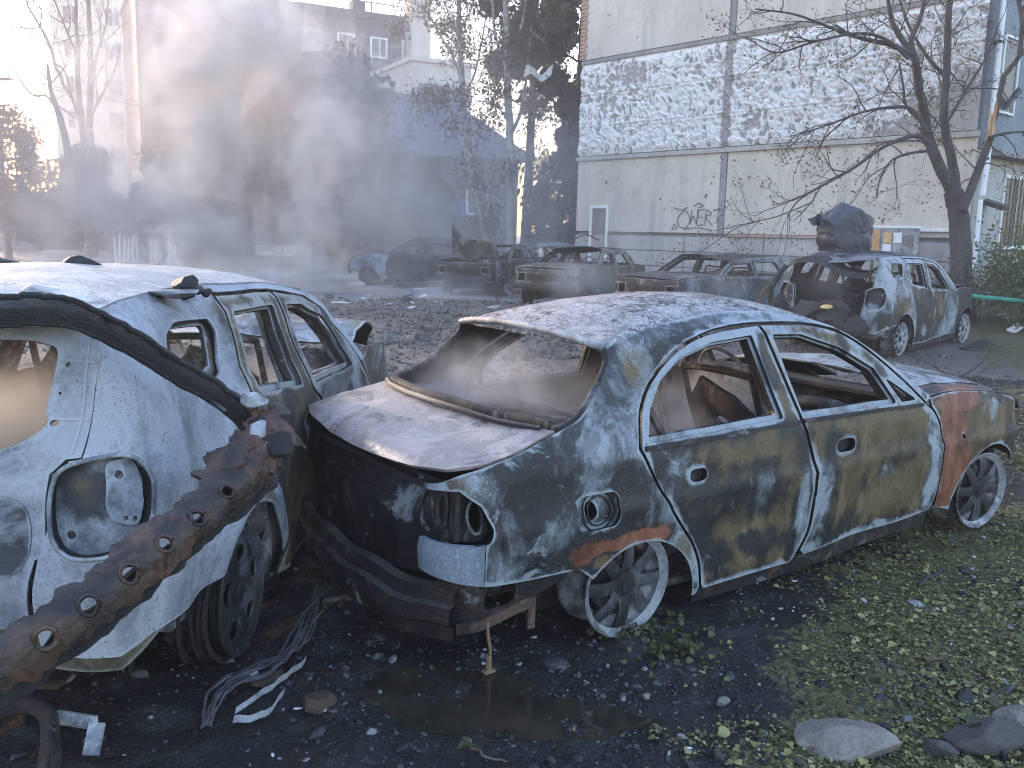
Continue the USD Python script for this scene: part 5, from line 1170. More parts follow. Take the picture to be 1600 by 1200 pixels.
wq = marks((.82, .04, .02), [(.28, .70, .10, .30, (.55, .45, .05)), (.3, 1.2, .12, .1, (.45, .55, .05)), (-.45, 1.22, .2, .06, (.95, 0, 0)), (.2, .5, .1, .1, (.65, .5, .1)), (-.6, .45, .2, .1, (.75, .1, .1)), (.05, 1.27, .4, .03, (.6, .45, .1)), (-.45, .9, .2, .3, (.95, .0, 0))], 21, .14)
EC = estate(est, ('burnt_white', 'burnt_brown', 'burnt_brown', 'burnt_brown'), est_warp, .03,
            [wq, marks((.30, .55, .05), [(.65, .45, .25, .3, (.25, .5, 0)), (.4, 1.23, .2, .05, (.6, .5, 0))], 22), marks((.5, .45, .05), [(1.5, .72, .3, .08, (.7, .4, 0)), (1.85, .72, .1, .2, (.95, 0, 0)), (1.3, 1.2, .3, .05, (.7, .3, 0))], 23), marks((.6, .55, .05), [(2.9, .75, .15, .1, (.95, .1, 0))], 24), marks((.85, .02, .02), [(-1.05, .9, .1, .05, (.75, .1, .1))], 25, .12)],
            wheel=(.225, 5, 'alloy_dark', True), hood_up=True, seats=True, frontlabel='torn pale front wing', lamp_detail=True)
EST = lambda p: np.asarray(p) @ np.array([[math.cos(eyaw), math.sin(eyaw), 0], [-math.sin(eyaw), math.cos(eyaw), 0], [0, 0, 1]]) + np.array([eo[0], eo[1], 0])
for u_, o_ in ((-.60, .0), (-.54, .003)):
    vv = np.linspace(-.97, .97, 30); zz_ = 1.252 + .066 * (1 - vv ** 2) * .8 + .004 + (u_ + .62) * .1
    obj('roof_seam', tube(EC.warp(np.stack([np.full(30, u_), vv * ES.half(1.252), zz_ + o_], 1)), .006, 5), 'burnt_dark' if o_ else 'steel_pale', est, smooth=True)
inr = obj('hanging_mirror', cat_mesh([tube(smooth_line([(1.1, .1, 1.16), (1.0, .06, 1.10), (.95, .02, 1.10)], 7), .010, 5), bx((.93, .02, 1.05), (.02, .05, .09), bev=.006)]), 'iron', est)
# lumps of melted stuff lying on its roof
for i, (px, py, dp_, r, m_, lb) in enumerate([(292, 446, 3.05, (.05, .05, .055), 'char', 'small black burnt lump on the roof edge of the pale estate'), (272, 458, 2.98, (.10, .06, .02), 'steel_pale', 'pale crumpled scrap beside the burnt lump on the roof edge'),
        (128, 415, 3.35, (.07, .07, .04), 'char', 'dark ragged lump on the far roof crest of the pale estate'), (95, 418, 3.35, (.15, .04, .022), 'stone_dark', 'long ridge of char along the far roof crest'), (4, 412, 3.3, (.06, .05, .03), 'stone_dark', 'grey lump on the roof at the left picture edge'), (65, 458, 2.62, (.055, .06, .03), 'steel_pale', 'grey melted lump above the black curved strip')]):
    b = rock(r, 200 + i); b.apply_transform(trimesh.transformations.rotation_matrix(YAW - 1.5, [0, 0, 1])); b.apply_translation(D(px, py, dp_))
    obj('burnt_lump', b, m_, smooth=25, label=lb, cat='debris')
g = rng(905)
for i in range(9):
    px = [150, 175, 205, 235, 60, 30, 310, 322, 252][i]; py = [421, 428, 438, 449, 414, 413, 449, 452, 456][i]
    b = rock(g.uniform(.012, .03, 3) * [1.6, 1, .7], 930 + i); b.apply_translation(D(px, py, [3.3, 3.28, 3.2, 3.15, 3.3, 3.3, 3.05, 3.05, 3.0][i]) - UP * .01)
    obj('burnt_crumb', b, 'char' if i % 3 else 'stone_dark', smooth=25, label=['first', 'second', 'third', 'fourth', 'fifth', 'sixth', 'seventh', 'eighth', 'ninth'][i] + ' small char crumb counted along the roof edge of the pale estate', cat='debris', group='char crumbs on the estate roof')
obj('roof_wire', tube(smooth_line([D(14, 438, 2.75), D(22, 448, 2.72), D(36, 453, 2.7), D(48, 459, 2.68)], 10), .003, 5), 'iron', smooth=True, label='thin bent wire sticking up from the pale estate roof', cat='wire')
# the black curved strip torn from the tailgate
def ribbon(path, width, up_hint, curl=.35, jag=.0, seed=0, holes=None, res=.025, thick=.012, rough=.0):
    P = smooth_line(path, 60); ln = np.concatenate([[0], np.cumsum(np.linalg.norm(np.diff(P, axis=0), axis=1))]); Lg = ln[-1]
    T_ = np.gradient(P, axis=0); T_ /= np.linalg.norm(T_, axis=1, keepdims=True)
    view = CAM - P; view /= np.linalg.norm(view, axis=1, keepdims=True)
    A = np.cross(T_, view); A /= np.linalg.norm(A, axis=1, keepdims=True)
    if A[len(A) // 2] @ up_hint < 0: A = -A
    N = np.cross(A, T_); N *= np.sign((N * view).sum(1, keepdims=True))
    w = width if callable(width) else (lambda s: np.full_like(s, width))
    ss = np.linspace(0, Lg, 120)
    jit = lambda s, k: 1 + jag * (fbm(np.stack([s * 26, s * 0 + k, s * 0], -1), 4, seed + k) - .5) * 2
    top = np.stack([ss, jit(ss, 1)], 1); bot = np.stack([ss[::-1], -jit(ss[::-1], 2)], 1)
    pg = Polygon(np.vstack([top, bot])).buffer(0)
    wm = float(np.mean(w(ss))) / 2
    pgm = shapely.affinity.scale(pg, 1, wm, origin=(0, 0))
    if holes: pgm = pgm.difference(unary_union([Point(s * Lg, t * wm).buffer(r, 8) for s, t, r in holes]))
    def mp(q):
        s = q[:, 0]; v = q[:, 1] / wm; f = lambda a: np.stack([np.interp(s, ln, a[:, k]) for k in range(3)], 1)
        n = (fbm(np.stack([s * 22, v * 2.5, s * 0], -1), 3, seed + 9) - .5) * rough
        return f(P) + f(A) * (v * w(s) / 2)[:, None] + f(N) * (-curl * w(s) * v ** 2 + n)[:, None]
    (V, F), pv = panel(pgm, mp, res, thick)
    Nn = np.cross(V[F[0, 1]] - V[F[0, 0]], V[F[0, 2]] - V[F[0, 0]])
    return (V, F), pv, mp, Lg, wm
sp_ = [D(-40, 488, 2.08), D(20, 487, 2.10), D(75, 486, 2.14), D(130, 497, 2.2), D(200, 532, 2.32), D(280, 582, 2.46), D(345, 620, 2.58), D(385, 655, 2.64), D(402, 700, 2.66)]
cs = thing('charred_strip', 'long black charred strip curving over the tailgate of the pale estate', 'strip')
Gm, pv, *_ = ribbon(sp_, lambda s: .070 - .014 * np.clip(s - .9, 0, 1), UP, .45, .10, 4, rough=.018, thick=.014)
obj('strip', Gm, 'char_strip', cs, smooth=True)
for off, r in ((.035, .008), (-.033, .005)):
    P = smooth_line(sp_, 50); obj('strip_edge', tube(P + UP * off + rng(3).normal(size=P.shape) * .002, r, 6), 'char' if off > 0 else 'burnt_dark', cs, smooth=True)
# rusty perforated bumper rail hanging down to the ground
rp_ = [D(-30, 1062, 1.86), D(60, 1000, 1.92), D(160, 925, 2.02), D(260, 845, 2.16), D(350, 770, 2.34), D(420, 712, 2.5)]
rb = thing('bumper_rail', 'rusty brown perforated bumper rail torn off and slanting to the ground', 'bumper rail')
hs_ = [(.155, -.12, .020), (.275, -.08, .0195), (.40, -.10, .0195), (.525, -.06, .019), (.655, -.10, .0185), (.79, -.05, .016)]
Gm, pv, mp, Lg, wm = ribbon(rp_, lambda s: .122 - .02 * np.clip(s - .5, 0, 1), UP, .26, .34, 6, hs_, res=.018, thick=.008, rough=.022)
obj('rail', Gm, 'rusty_beam', rb, smooth=True)
for s, t, r in hs_:
    a = np.linspace(0, 2 * np.pi, 22); obj('hole_rim', tube(mp(np.stack([s * Lg + r * 1.12 * np.cos(a), t * wm + r * 1.12 * np.sin(a)], 1)) + .006 * (CAM - mp(np.array([[s * Lg, t * wm]]))[0]) * (.4 + .6 * np.sin(a + 1.2))[:, None], .0055, 6, False), 'rusty_beam', rb, smooth=True)
Gm2, *_ = ribbon([p + (CAM - p) * -.03 - UP * .055 for p in rp_], .06, UP, -.3, .3, 16, res=.03, rough=.03)
obj('lower_flange', Gm2, 'char', rb, smooth=True)
Gm3, *_ = ribbon([D(x, y, d) for x, y, d in [(335, 765, 2.36), (385, 720, 2.44), (425, 685, 2.52), (452, 660, 2.56)]], .14, UP, .2, .55, 26, res=.02, rough=.06)
obj('torn_end', Gm3, 'rusty_beam', rb, smooth=True)
g = rng(12)
for i in range(7):
    b = rock(g.uniform(.03, .06, 3) * [1, 1, .7], 300 + i); b.apply_translation(D(400 + g.uniform(-12, 40), 625 + i * 17, 2.56 + g.uniform(-.04, .06)))
    obj('melted_lump', b, ['char', 'stone_dark', 'char_strip', 'steel_pale'][i % 4 if i != 0 else 3], rb, smooth=25)
# ------------------------------------------------ wrecks across the yard
def soft_warp(amp, seed, sag=None, extra=None):
    d = dents(amp, 1.5, seed)
    def f(X):
        X = d(X)
        if sag:
            for x, y, rx, ry, dz in sag: X[:, 2] += dz * np.exp(-((X[:, 0] - x) / rx) ** 2 - ((X[:, 1] - y) / ry) ** 2) * sstep(X[:, 2], .85, 1.1)
        return extra(X) if extra else X
    return f
# silver wreck at right with its roof torn open
so = E(4.74, 12.73)
sv = thing('wrecked_crossover', 'silvery burnt crossover with torn open tail and peeled roof, before the broken tree', 'car', so, dirn(43.5))
sb = [marks((.85, .1, .05), [(-.2, .55, .3, .15, (.4, .75, .1)), (.1, .65, .2, .1, (.5, .7, .1)), (-.6, .45, .3, .15, (.35, .2, .15))], 41), marks((.12, .25, .02), [(.8, .3, .3, .1, (.6, .1, 0))], 42), marks((.5, .35, .02), [(1.8, .4, .2, .3, (.95, 0, 0)), (1.4, .55, .15, .2, (.2, .6, 0))], 43), marks((.3, .15, .05), (), 44), marks((.3, .2, .1))]
SC = estate(sv, ('burnt_blue', 'burnt_blue', 'burnt_blue', 'burnt_char'), soft_warp(.03, 3, [(-.5, .1, .5, .6, -.12), (.2, -.2, .6, .4, -.06)], lambda X: X * np.array([1, 1, 1.07])), .055, sb, hatch=False, wheel=(.225, 10, 'alloy', False), roofmat='burnt_char', rim_slots=False, seats=True, crown=.06)
# twisted rear of that wreck
twp = SC.warp
hoop = smooth_line([(-.66, .62, 1.16), (-.70, .50, 1.24), (-.72, .25, 1.27), (-.70, .0, 1.20), (-.66, -.25, 1.10), (-.62, -.45, 1.10), (-.62, -.60, 1.17)], 30)
hv = np.vstack([hoop + np.array([-.05, 0, -.04]), hoop + np.array([-.02, 0, .03]), hoop + np.array([.22, 0, .06])]) + (fbm(np.vstack([hoop] * 3) * 6, 3, 4)[:, None] - .5) * .07; n_ = 30
hf = np.array([[r * n_ + i, r * n_ + i + 1, (r + 1) * n_ + i + 1] for r in range(2) for i in range(n_ - 1)] + [[r * n_ + i, (r + 1) * n_ + i + 1, (r + 1) * n_ + i] for r in range(2) for i in range(n_ - 1)])
obj('torn_roof_edge', (hv, hf), 'burnt_char', sv, smooth=40)
obj('tail_frame', tube(smooth_line([(-.80, .74, .50), (-.86, .76, .75), (-.80, .73, .98), (-.70, .64, 1.18)], 18) , .035, 7), 'burnt_char', sv, smooth=True)
obj('tail_flange', tube(smooth_line([(-.92, .82, .30), (-1.0, .86, .55), (-.96, .84, .78), (-.86, .78, .9)], 16), .03, 6), 'rust', sv, smooth=True)
for k, (a, b) in enumerate([((-.85, .30, .45), (.10, .5, .30)), ((-.82, -.25, .5), (.08, .45, .25)), ((-.62, .1, .58), (.2, .5, .12)), ((-.86, .62, .5), (.1, .14, .3))]):
    m = rock(b, 60 + k); m.vertices[:] += (fbm(m.vertices * 6, 3, k)[:, None] - .5) * .14; m.apply_translation(a)
    obj('crushed_tail', m, ['burnt_grey', 'burnt_blue', 'burnt_blue', 'burnt_blue'][k] if k < 3 else 'burnt_char', sv, smooth=25)
obj('foam_scrap', rock((.13, .07, .035), 66).apply_translation((-.97, -.12, .66)), 'foam_yellow', sv, smooth=25)
bal = rock((1, 1, 1), 81, 4); bv = bal.vertices.copy()
for k in range(16):                                       # creases pulled tight
    n_c = rng(820 + k).normal(size=3); n_c /= np.linalg.norm(n_c); h_ = rng(840 + k).uniform(.45, .75)
    bv -= (np.maximum(bv @ n_c - h_, 0) * .8)[:, None] * n_c
bv = bv * (1 + .16 * (fbm(bv * 3.1 + 2, 3, 6) - .5) - .10 * (1 - np.abs(2 * fbm(bv * 3.4, 2, 9) - 1))[:, None].ravel() ** 4)[:, None] * np.array([.60, .54, .62])
obj('roof_bundle', trimesh.Trimesh(bv + D(1321, 360, 12.9), bal.faces, process=False), 'black_sheet', smooth=24, label='big crumpled heap of dark sheet standing on the roof of the silvery crossover', cat='bundle')
(Vs, Fs), _ = panel(Polygon([(0, 0), (.5, -.05), (.62, .14), (.2, .30), (-.1, .2)]), lambda q: D(1282, 345, 12.75) - (q[:, :1] - .2) * RT * .5 + (q[:, 1:] - .1) * .5 * UP + .12 * np.sin(q[:, :1] * 9) * FW, .06, .012)
obj('torn_flap', (Vs, Fs), 'black_sheet', smooth=True, label='ragged black flap sticking out left of the sheet bundle', cat='debris')

# saloons of an older, boxier kind
XS = Side(.72, -.62, .10, 2.72, .12, ([.05, .2, .5, .78, 1.10, 1.2], [.68, .70, .72, .69, .56, .5]))
def boxcar(t, mat, warp, res, roofmat, burn, estate_back=False, deep=True, rimm='alloy_dark', sunroof=0, engine_open=False, two_win=False):
    C = Car(t, XS, warp, res)
    rw = rounded(Polygon([(.15, .80), (.30, 1.04), (.86, 1.05), (.86, .80)]), .02)
    fw = rounded(Polygon([(.98, .80), (.97, 1.05), (1.36, 1.045), (1.72, .81)]), .02)
    qw = rounded(Polygon([(-.72, .82), (-.60, 1.04), (.10, 1.045), (.02, .82)]), .03) if estate_back else Polygon()
    rdp = Polygon([(.06, .77), (.25, 1.075), (.91, 1.085), (.92, .77), (.92, .18), (.42, .18), (.36, .38), (.16, .56)]).buffer(-.006)
    fdp = Polygon([(.93, 1.085), (1.37, 1.078), (1.83, .78), (1.86, .6), (1.86, .20), (.935, .18), (.935, .77)]).buffer(-.006)
    back = [(.22, 1.13), (-.62, 1.10), (-.76, .80), (-.80, .72)] if estate_back else [(.22, 1.12), (-.18, .82), (-.30, .80), (-.76, .77), (-.82, .70)]
    bsd = Polygon([(-.86, .30), (-.33, .30)] + arch(.02, .10, .36, .34, 140, 8, 14) + [(.41, .17), (.35, .38), (.15, .565), (.05, .775), (.245, 1.083), (.91, 1.093), (1.375, 1.086), (1.86, .79), (1.90, .81), (1.42, 1.12), (.9, 1.135)] + back).buffer(0)
    lampp = sbox(-.96, .48, -.80, .66)
    for sd in (-1, 1):
        C.side('body_side', bsd.difference(unary_union([qw])), mat, sd, burn=burn, edge_w=.02)
        d1 = C.side('rear_door', rdp.difference(rw), mat, sd, burn=burn, edge_w=.03); d2 = C.side('front_door', fdp.difference(fw), mat, sd, burn=burn, edge_w=.03)
        C.side('door_lining', unary_union([rdp, fdp]).buffer(.01).difference(unary_union([rw, fw]).buffer(-.012)), 'burnt_inside', sd, off=-.06, res=.12)
        C.side('sill', Polygon([(.41, .17), (1.86, .19), (1.86, .08), (.41, .08)]), 'burnt_dark', sd, off=-.02)
        wg = Polygon([(1.875, .20), (1.875, .6), (1.845, .78), (1.9, .80), (2.5, .78), (2.84, .74), (2.90, .66), (2.90, .32), (2.78, .32)] + arch(2.42, .12, .36, .33, 36, 172, 14)).buffer(0)
        C.side('front_wing', wg, mat, sd, burn=burn, edge_w=.03)
        for cx in (.02, 2.42): C.side('inner_arch', Polygon(arch(cx, .1, .39, .36, 0, 180, 14)).buffer(0), 'burnt_dark', sd, off=-.22, res=.15)
    zr = (lambda x: np.interp(x, [-.62, .22, .9, 1.42], [1.10, 1.125, 1.135, 1.12]))
    x0 = -.62 if estate_back else .20
    C.top('roof', sbox(x0, -1, 1.43, 1), lambda x: XS.half(zr(x)), lambda x, v: zr(x) + .04 * (1 - v ** 2), roofmat, burn=burn, res=res * 1.4)
    if not estate_back: C.top('boot_lid', sbox(-.78, -1, -.24, 1), lambda x: XS.half(.8) - .01, lambda x, v: np.interp(x, [-.8, -.24], [.765, .815]) + .02 * (1 - v ** 2), mat, burn=burn, res=res * 1.5)
    if not engine_open: C.top('bonnet', sbox(1.93, -1, 2.84, 1), lambda x: XS.half(.78) - .02, lambda x, v: np.interp(x, [1.9, 2.5, 2.84], [.82, .795, .75]) + .025 * (1 - v ** 2), mat, burn=burn, res=res * 1.5)
    lamps = unary_union([sbox(s * .56 - .11, .50, s * .56 + .11, .64) for s in (-1, 1)])
    face = sbox(-.68, .33, .68, .74)
    fx = lambda y, z: 2.86 - .03 * np.abs(y / .68) ** 2
    C.end('nose_panel', face.difference(lamps), fx, mat, rear=False, burn=burn, res=res)
    for lp_ in lamps.geoms: C.end('lamp_pan', lp_.buffer(.01), lambda y, z: fx(y, z) - .08, 'burnt_dark', rear=False, res=res)
    for k in range(5): C.add('grille_bar', bx((2.87, 0, .52 + k * .028), (.02, .80, .012)), mat)
    C.add('bumper', bx((2.92, 0, .40), (.06, 1.36, .10), bev=.02), mat)
    C.end('tail_panel', sbox(-.66, .30, .66, .74 if not estate_back else .78), lambda y, z: -.80 + 0 * y, mat, rear=True, burn=burn, res=res)
    C.add('rear_bumper', bx((-.86, 0, .38), (.06, 1.36, .10), bev=.02), mat)
    C.add('engine', blob((.26, .36, .2), 2, .35, 3).apply_translation((2.42, 0, .55)), 'burnt_dark')
    interior(C, .13, .62, .80, 1.80, 1.92, -.2)
    for sd in (-1, 1):
        make_wheel(t, (.02, sd * .69, .19), .185, .16, sd, 5, rimm, slots=True)
        make_wheel(t, (2.42, sd * .69, .19), .185, .16, sd, 5, rimm, .2, slots=True)
    return C
def place(lat, dep, phi): return E(lat, dep), dirn(phi)
p_, y_ = place(2.15, 21.75, -151)
c4 = thing('wrecked_saloon', 'olive burnt saloon with empty lamp sockets and buckled roof, facing the viewer', 'car', p_, y_); grow(c4, 1.09)
C4 = boxcar(c4, 'burnt_olive', soft_warp(.03, 5, [(.9, -.1, .35, .5, -.13), (1.3, .2, .3, .4, .05)]), .07, 'burnt_grey', marks((.4, .5, .1)))
obj('sprung_trim', tube(smooth_line([(.6, -.62, 1.13), (.2, -.66, 1.30), (-.3, -.62, 1.42), (-.9, -.55, 1.30)], 16), .014, 5), 'iron', c4, smooth=True)
p_, y_ = place(4.7, 17.5, -128)
c5 = thing('wrecked_boxy_hatch', 'boxy burnt hatchback with caved roof, between the olive saloon and the crossover', 'car', p_, y_); grow(c5, 1.09)
C5 = boxcar(c5, 'burnt_grey', soft_warp(.028, 8, [(.9, 0, .5, .5, -.05), (1.3, .3, .4, .3, -.08)]), .07, 'burnt_char', marks((.4, .2, .15)), estate_back=True)
for k in range(3): obj('door_hinge_box', bx((.95, .0 + .0 * k, .9 + .05 * k), (.10, .08, .04), bev=.01), 'iron', c5)
# hatchback on the left, whole, facing left
p_, y_ = place(-1.55, 26.6, -98)
c1 = thing('wrecked_coupe', 'dark burnt hatchback with pale blue wing, farthest left across the yard', 'car', p_, y_); grow(c1, 1.09)
def lanos_like(t, mat, roofmat, warp, res, burn, wingmat, hood=True):
    C = Car(t, LS, warp, res)
    bs2 = Polygon([(-.86, .36), (-.27, .336)] + arch(.045, .075, .315, .305, 138, 2, 14) + [(.385, .09), (.362, .23), (.205, .445), (.030, .728), (.084, .868), (.380, 1.079), (.926, 1.152), (1.286, 1.138), (1.527, 1.067), (1.938, .748), (1.985, .766), (1.796, .912), (1.529, 1.072), (1.29, 1.158), (1.032, 1.191), (.746, 1.195), (.446, 1.174), (.005, 1.095), (-.073, .967), (-.31, .829), (-.64, .751), (-.86, .70)]).buffer(0)
    wh2 = Polygon([(2.075, .20), (2.08, .40), (2.042, .64), (1.976, .722), (1.98, .762), (2.16, .777), (2.62, .733), (2.95, .630), (3.15, .52), (3.15, .40), (2.95, .38)] + arch(2.545, .115, .335, .36, 42, 166, 16)).buffer(0)
    for sd in (-1, 1):
        C.side('body_side', bs2, mat, sd, burn=burn, edge_w=.02)
        C.side('rear_door', rd.difference(rear_win), mat, sd, burn=burn); C.side('front_door', fd.difference(unary_union([front_win, vent_win])), mat, sd, burn=burn)
        C.side('door_lining', unary_union([rd, fd]).buffer(-.02).difference(unary_union([rear_win, front_win]).buffer(-.012)), 'burnt_inside', sd, off=-.06, res=.12)
        C.side('sill', Polygon([(.40, .10), (2.05, .18), (2.05, .08), (.40, .03)]), 'burnt_dark', sd, off=-.02)
        C.side('front_wing', wh2, wingmat, sd, burn=burn)
        for cx in (.045, 2.545): C.side('inner_arch', Polygon(arch(cx, .1, .36, .37, 0, 180, 14)).buffer(0), 'burnt_dark', sd, off=-.22, res=.15)
    C.top('roof', roof_pg, hw, lambda x, v: zs(x) + .055 * (1 - v ** 2), roofmat, burn=burn, res=res * 1.3)
    C.top('boot_lid', deck, dw, lambda x, v: zd(x) + .02 * (1 - v ** 2), mat, burn=burn, res=res)
    if hood:
        C.top('bonnet', hood_pg, bw, lambda x, v: zh(x) + .03 + .05 * (1 - v ** 2), mat, burn=burn, res=res * 1.5)
    for sd in (-1, 1):
        C.top('wing_top', sbox(1.98, .0, 2.95, 1) if sd < 0 else sbox(1.98, -1, 2.95, 0), lambda x: np.ones_like(x), lambda x, v: zh(x) + .006 + .02 * np.abs(v), wingmat, burn=burn, res=res * 1.5, extra=lambda X, s_=sd: np.stack([X[:, 0], s_ * (LS.half(zh(X[:, 0])) - .004 - np.abs(X[:, 1]) * .1 - .12 * np.clip((X[:, 0] - 2.7) / .35, 0, 1) ** 2), X[:, 2]], 1))
    C.end('boot_back', rp, xr, 'burnt_dark', res=res)
    C.add('rear_bumper', bx((-.80, 0, .26), (.08, 1.3, .14), bev=.03), 'burnt_dark'); C.add('front_panel', bx((2.98, 0, .42), (.07, 1.15, .34), bev=.03), 'burnt_dark')
    C.add('engine', blob((.26, .38, .22), 2, .3, 3).apply_translation((2.5, 0, .46)), 'burnt_dark')
    interior(C, .12, .66, .76, 1.88, 2.05, .0)
    for sd in (-1, 1):
        make_wheel(t, (0, sd * .735, .21), .205, .18, sd, 6, 'alloy_dark', slots=True); make_wheel(t, (2.53, sd * .735, .21), .205, .18, sd, 6, 'alloy_dark', .1, slots=True)
    return C
hood_pg = hood
lanos_like(c1, 'burnt_char', 'burnt_char', soft_warp(.022, 12), .07, marks((.3, .2, .05)), 'panel_blue')
p_, y_ = place(-.05, 25.0, -157)
c2 = thing('wrecked_hood_up', 'crushed rusty wreck with its bonnet bent upright, facing the viewer', 'car', p_, y_); grow(c2, 1.09)
boxcar(c2, 'burnt_grey', soft_warp(.055, 15, [(.8, 0, .6, .6, -.10)]), .07, 'burnt_grey', marks((.3, .35, .3)), engine_open=True)
hp_ = Polygon([(-.62, 0), (-.2, .04), (.62, 0), (.58, .5), (.30, .42), (-.30, .62), (-.50, .95)])
(Vs, Fs), pv = panel(hp_, lambda q: np.stack([2.05 + .35 * np.abs(q[:, 0]) + .25 * q[:, 1], q[:, 0], .80 + q[:, 1] * .85 + .05 * np.sin(q[:, 0] * 7)], 1), .06, .012)
obj('bent_bonnet', (Vs, Fs), 'burnt_grey', c2, smooth=True, pv=pv)
p_, y_ = place(1.15, 26.4, 62)
c3 = thing('wrecked_hazy_saloon', 'faint burnt saloon in the haze, behind the bonnet up wreck and the olive saloon', 'car', E(.15, 26.9), dirn(75)); grow(c3, 1.09)
lanos_like(c3, 'burnt_grey', 'burnt_grey', soft_warp(.022, 19), .08, marks((.5, .2, .1)), 'burnt_grey')

# ---------------------------------------------------------------- things lying on the ground
def on_ground(lat, dep, dz=0.0):
    c = E(lat, dep); c[2] = ground_h(c[None])[0] + dz; return c
def gpx(px, py, z=0.0):
    d = ray(px, py); return CAM + d * (z - CAM[2]) / d[2]
def ld(X): d = X[:2] - CAM[:2]; return float(d @ RT[:2]), float(d @ FW[:2])
def instancer(name, pts, protos, mat, scale, seed, label=None, flat=True, grow=None):
    g = rng(seed); n = len(pts)
    pi = UsdGeom.PointInstancer.Define(stage, free('/World', name)); data(pi.GetPrim(), label, None, None, 'stuff')
    paths = []
    for k, m in enumerate(protos):
        pm = usdkit.mesh(stage, f'{pi.GetPath()}/piece_{k:03d}' if k else f'{pi.GetPath()}/piece', m, MATS[mat], smooth=False); paths.append(pm.GetPath())
    pi.CreatePrototypesRel().SetTargets(paths)
    pi.CreateProtoIndicesAttr(Vt.IntArray.FromNumpy(g.integers(0, len(protos), n).astype(np.int32)))
    pi.CreatePositionsAttr(Vt.Vec3fArray.FromNumpy(pts.astype(np.float32)))
    yaw = g.uniform(0, 2 * np.pi, n); tl = g.normal(0, .35 if flat else 1.2, n); ax = g.uniform(0, 2 * np.pi, n)
    q = []
    for a, b, c in zip(yaw, tl, ax):
        q1 = Gf.Rotation(Gf.Vec3d(math.cos(c), math.sin(c), 0), math.degrees(b)) * Gf.Rotation(Gf.Vec3d(0, 0, 1), math.degrees(a)); q.append(Gf.Quath(q1.GetQuat()))
    pi.CreateOrientationsAttr(Vt.QuathArray(q))
    s = (scale[0] * np.exp(g.normal(0, scale[1], (n, 1)))) * (np.ones((n, 1)) if grow is None else grow[:, None]) * np.ones((1, 3))
    pi.CreateScalesAttr(Vt.Vec3fArray.FromNumpy(s.astype(np.float32)))
def leaf_proto(kind):
    t = np.linspace(0, 1, 5); w = np.sin(np.pi * t ** .8) * .5 * (1 if kind else .8); V, F = [], []
    for i, (a, b) in enumerate(zip(t, w)):
        z = .22 * math.sin(a * 3.0 + kind); V += [[a - .5, -b, z + .18 * b], [a - .5, 0, z], [a - .5, b, z + .20 * b]]
    for i in range(4):
        k = i * 3; F += [[k, k + 3, k + 1], [k + 1, k + 3, k + 4], [k + 1, k + 4, k + 2], [k + 2, k + 4, k + 5]]
    return (np.array(V), np.array(F))
def scatter(n, seed, box, dens):
    """n points in a box of (lat, dep) kept with probability dens(lat, dep)"""
    g = rng(seed); out = []
    tot = 0
    while tot < n:
        u = g.uniform(0, 1, 20000); d = np.exp(np.log(box[2]) + u * (np.log(box[3]) - np.log(box[2]))); l = g.uniform(box[0], box[1], 20000)
        k = g.uniform(0, 1, 20000) < dens(l, d); P = np.stack([l[k], d[k]], 1); out.append(P); tot += len(P)
        if len(out) > 60: break
    P = np.vstack(out)[:n]; X = np.array([CAM[0], CAM[1], 0]) + P[:, :1] * RT + P[:, 1:] * FW; X[:, 2] = ground_h(X); return X, P
def clump(P, f, seed): return fbm(np.concatenate([P * f, np.zeros((len(P), 1))], 1), 4, seed)
def litter_dens(l, d):
    c = clump(np.stack([l, d], 1), 1.7, 61); c2 = clump(np.stack([l, d], 1), 5.5, 62)
    a = sstep(l + (2.9 - d) * .55, .30, 1.45) * (1 - sstep(d, 4.4, 5.6) * (1 - sstep(l, 3.2, 3.9)))
    return np.clip(a * sstep(c + .55 * c2, .66, .82) + .05 * a, 0, 1) * (1 - .0 * d)
X, P = scatter(60000, 1, (-.1, 5.2, 2.15, 9.0), litter_dens)
X[:, 2] += .006
instancer('leaf_litter', X, [leaf_proto(0), leaf_proto(1), leaf_proto(.5)], 'leaf_litter', (.0100, .5), 3)
X, P = scatter(900, 2, (.6, 3.2, 2.1, 3.1), lambda l, d: sstep(l + (2.5 - d) * .8, .75, 1.3) * .8)
X[:, 2] += .014
instancer('leaf_litter', X, [leaf_proto(0), leaf_proto(1)], 'leaf_litter', (.0145, .5), 5)
# tufts caught by the near wheel
X = np.vstack([gpx(1005, 985)[None] + rng(8).normal(0, 1, (150, 3)) * [.10, .06, .0], gpx(1050, 1010)[None] + rng(9).normal(0, 1, (110, 3)) * [.09, .05, .0], gpx(1590, 720)[None] + rng(10).normal(0, 1, (300, 3)) * [.3, .2, .0]])
X[:, 2] = ground_h(X) + np.abs(rng(5).normal(0, .018, len(X)))
instancer('leaf_tuft', X, [leaf_proto(0), leaf_proto(1)], 'leaf_green', (.022, .35), 6, flat=False)
chip = [rock((1, .7, .5), 400 + k, 1) for k in range(4)]
X, P = scatter(26000, 4, (-3.2, 5.5, 2.1, 11), lambda l, d: np.clip(.15 + 1.1 * sstep(clump(np.stack([l, d], 1), 2.1, 71), .4, .65), 0, 1))
instancer('charred_grit', X, chip, 'chips', (.0066, .62), 7, flat=False)
X, P = scatter(1500, 5, (-3.0, 4.5, 2.1, 9), lambda l, d: np.clip(1.3 * sstep(clump(np.stack([l, d], 1), 1.6, 81), .46, .66), .03, 1))
X[:, 2] += .004
instancer('ash_flakes', X, [rock((1, .8, .25), 410 + k, 1) for k in range(3)], 'ash_bits', (.0058, .5), 9, flat=True)
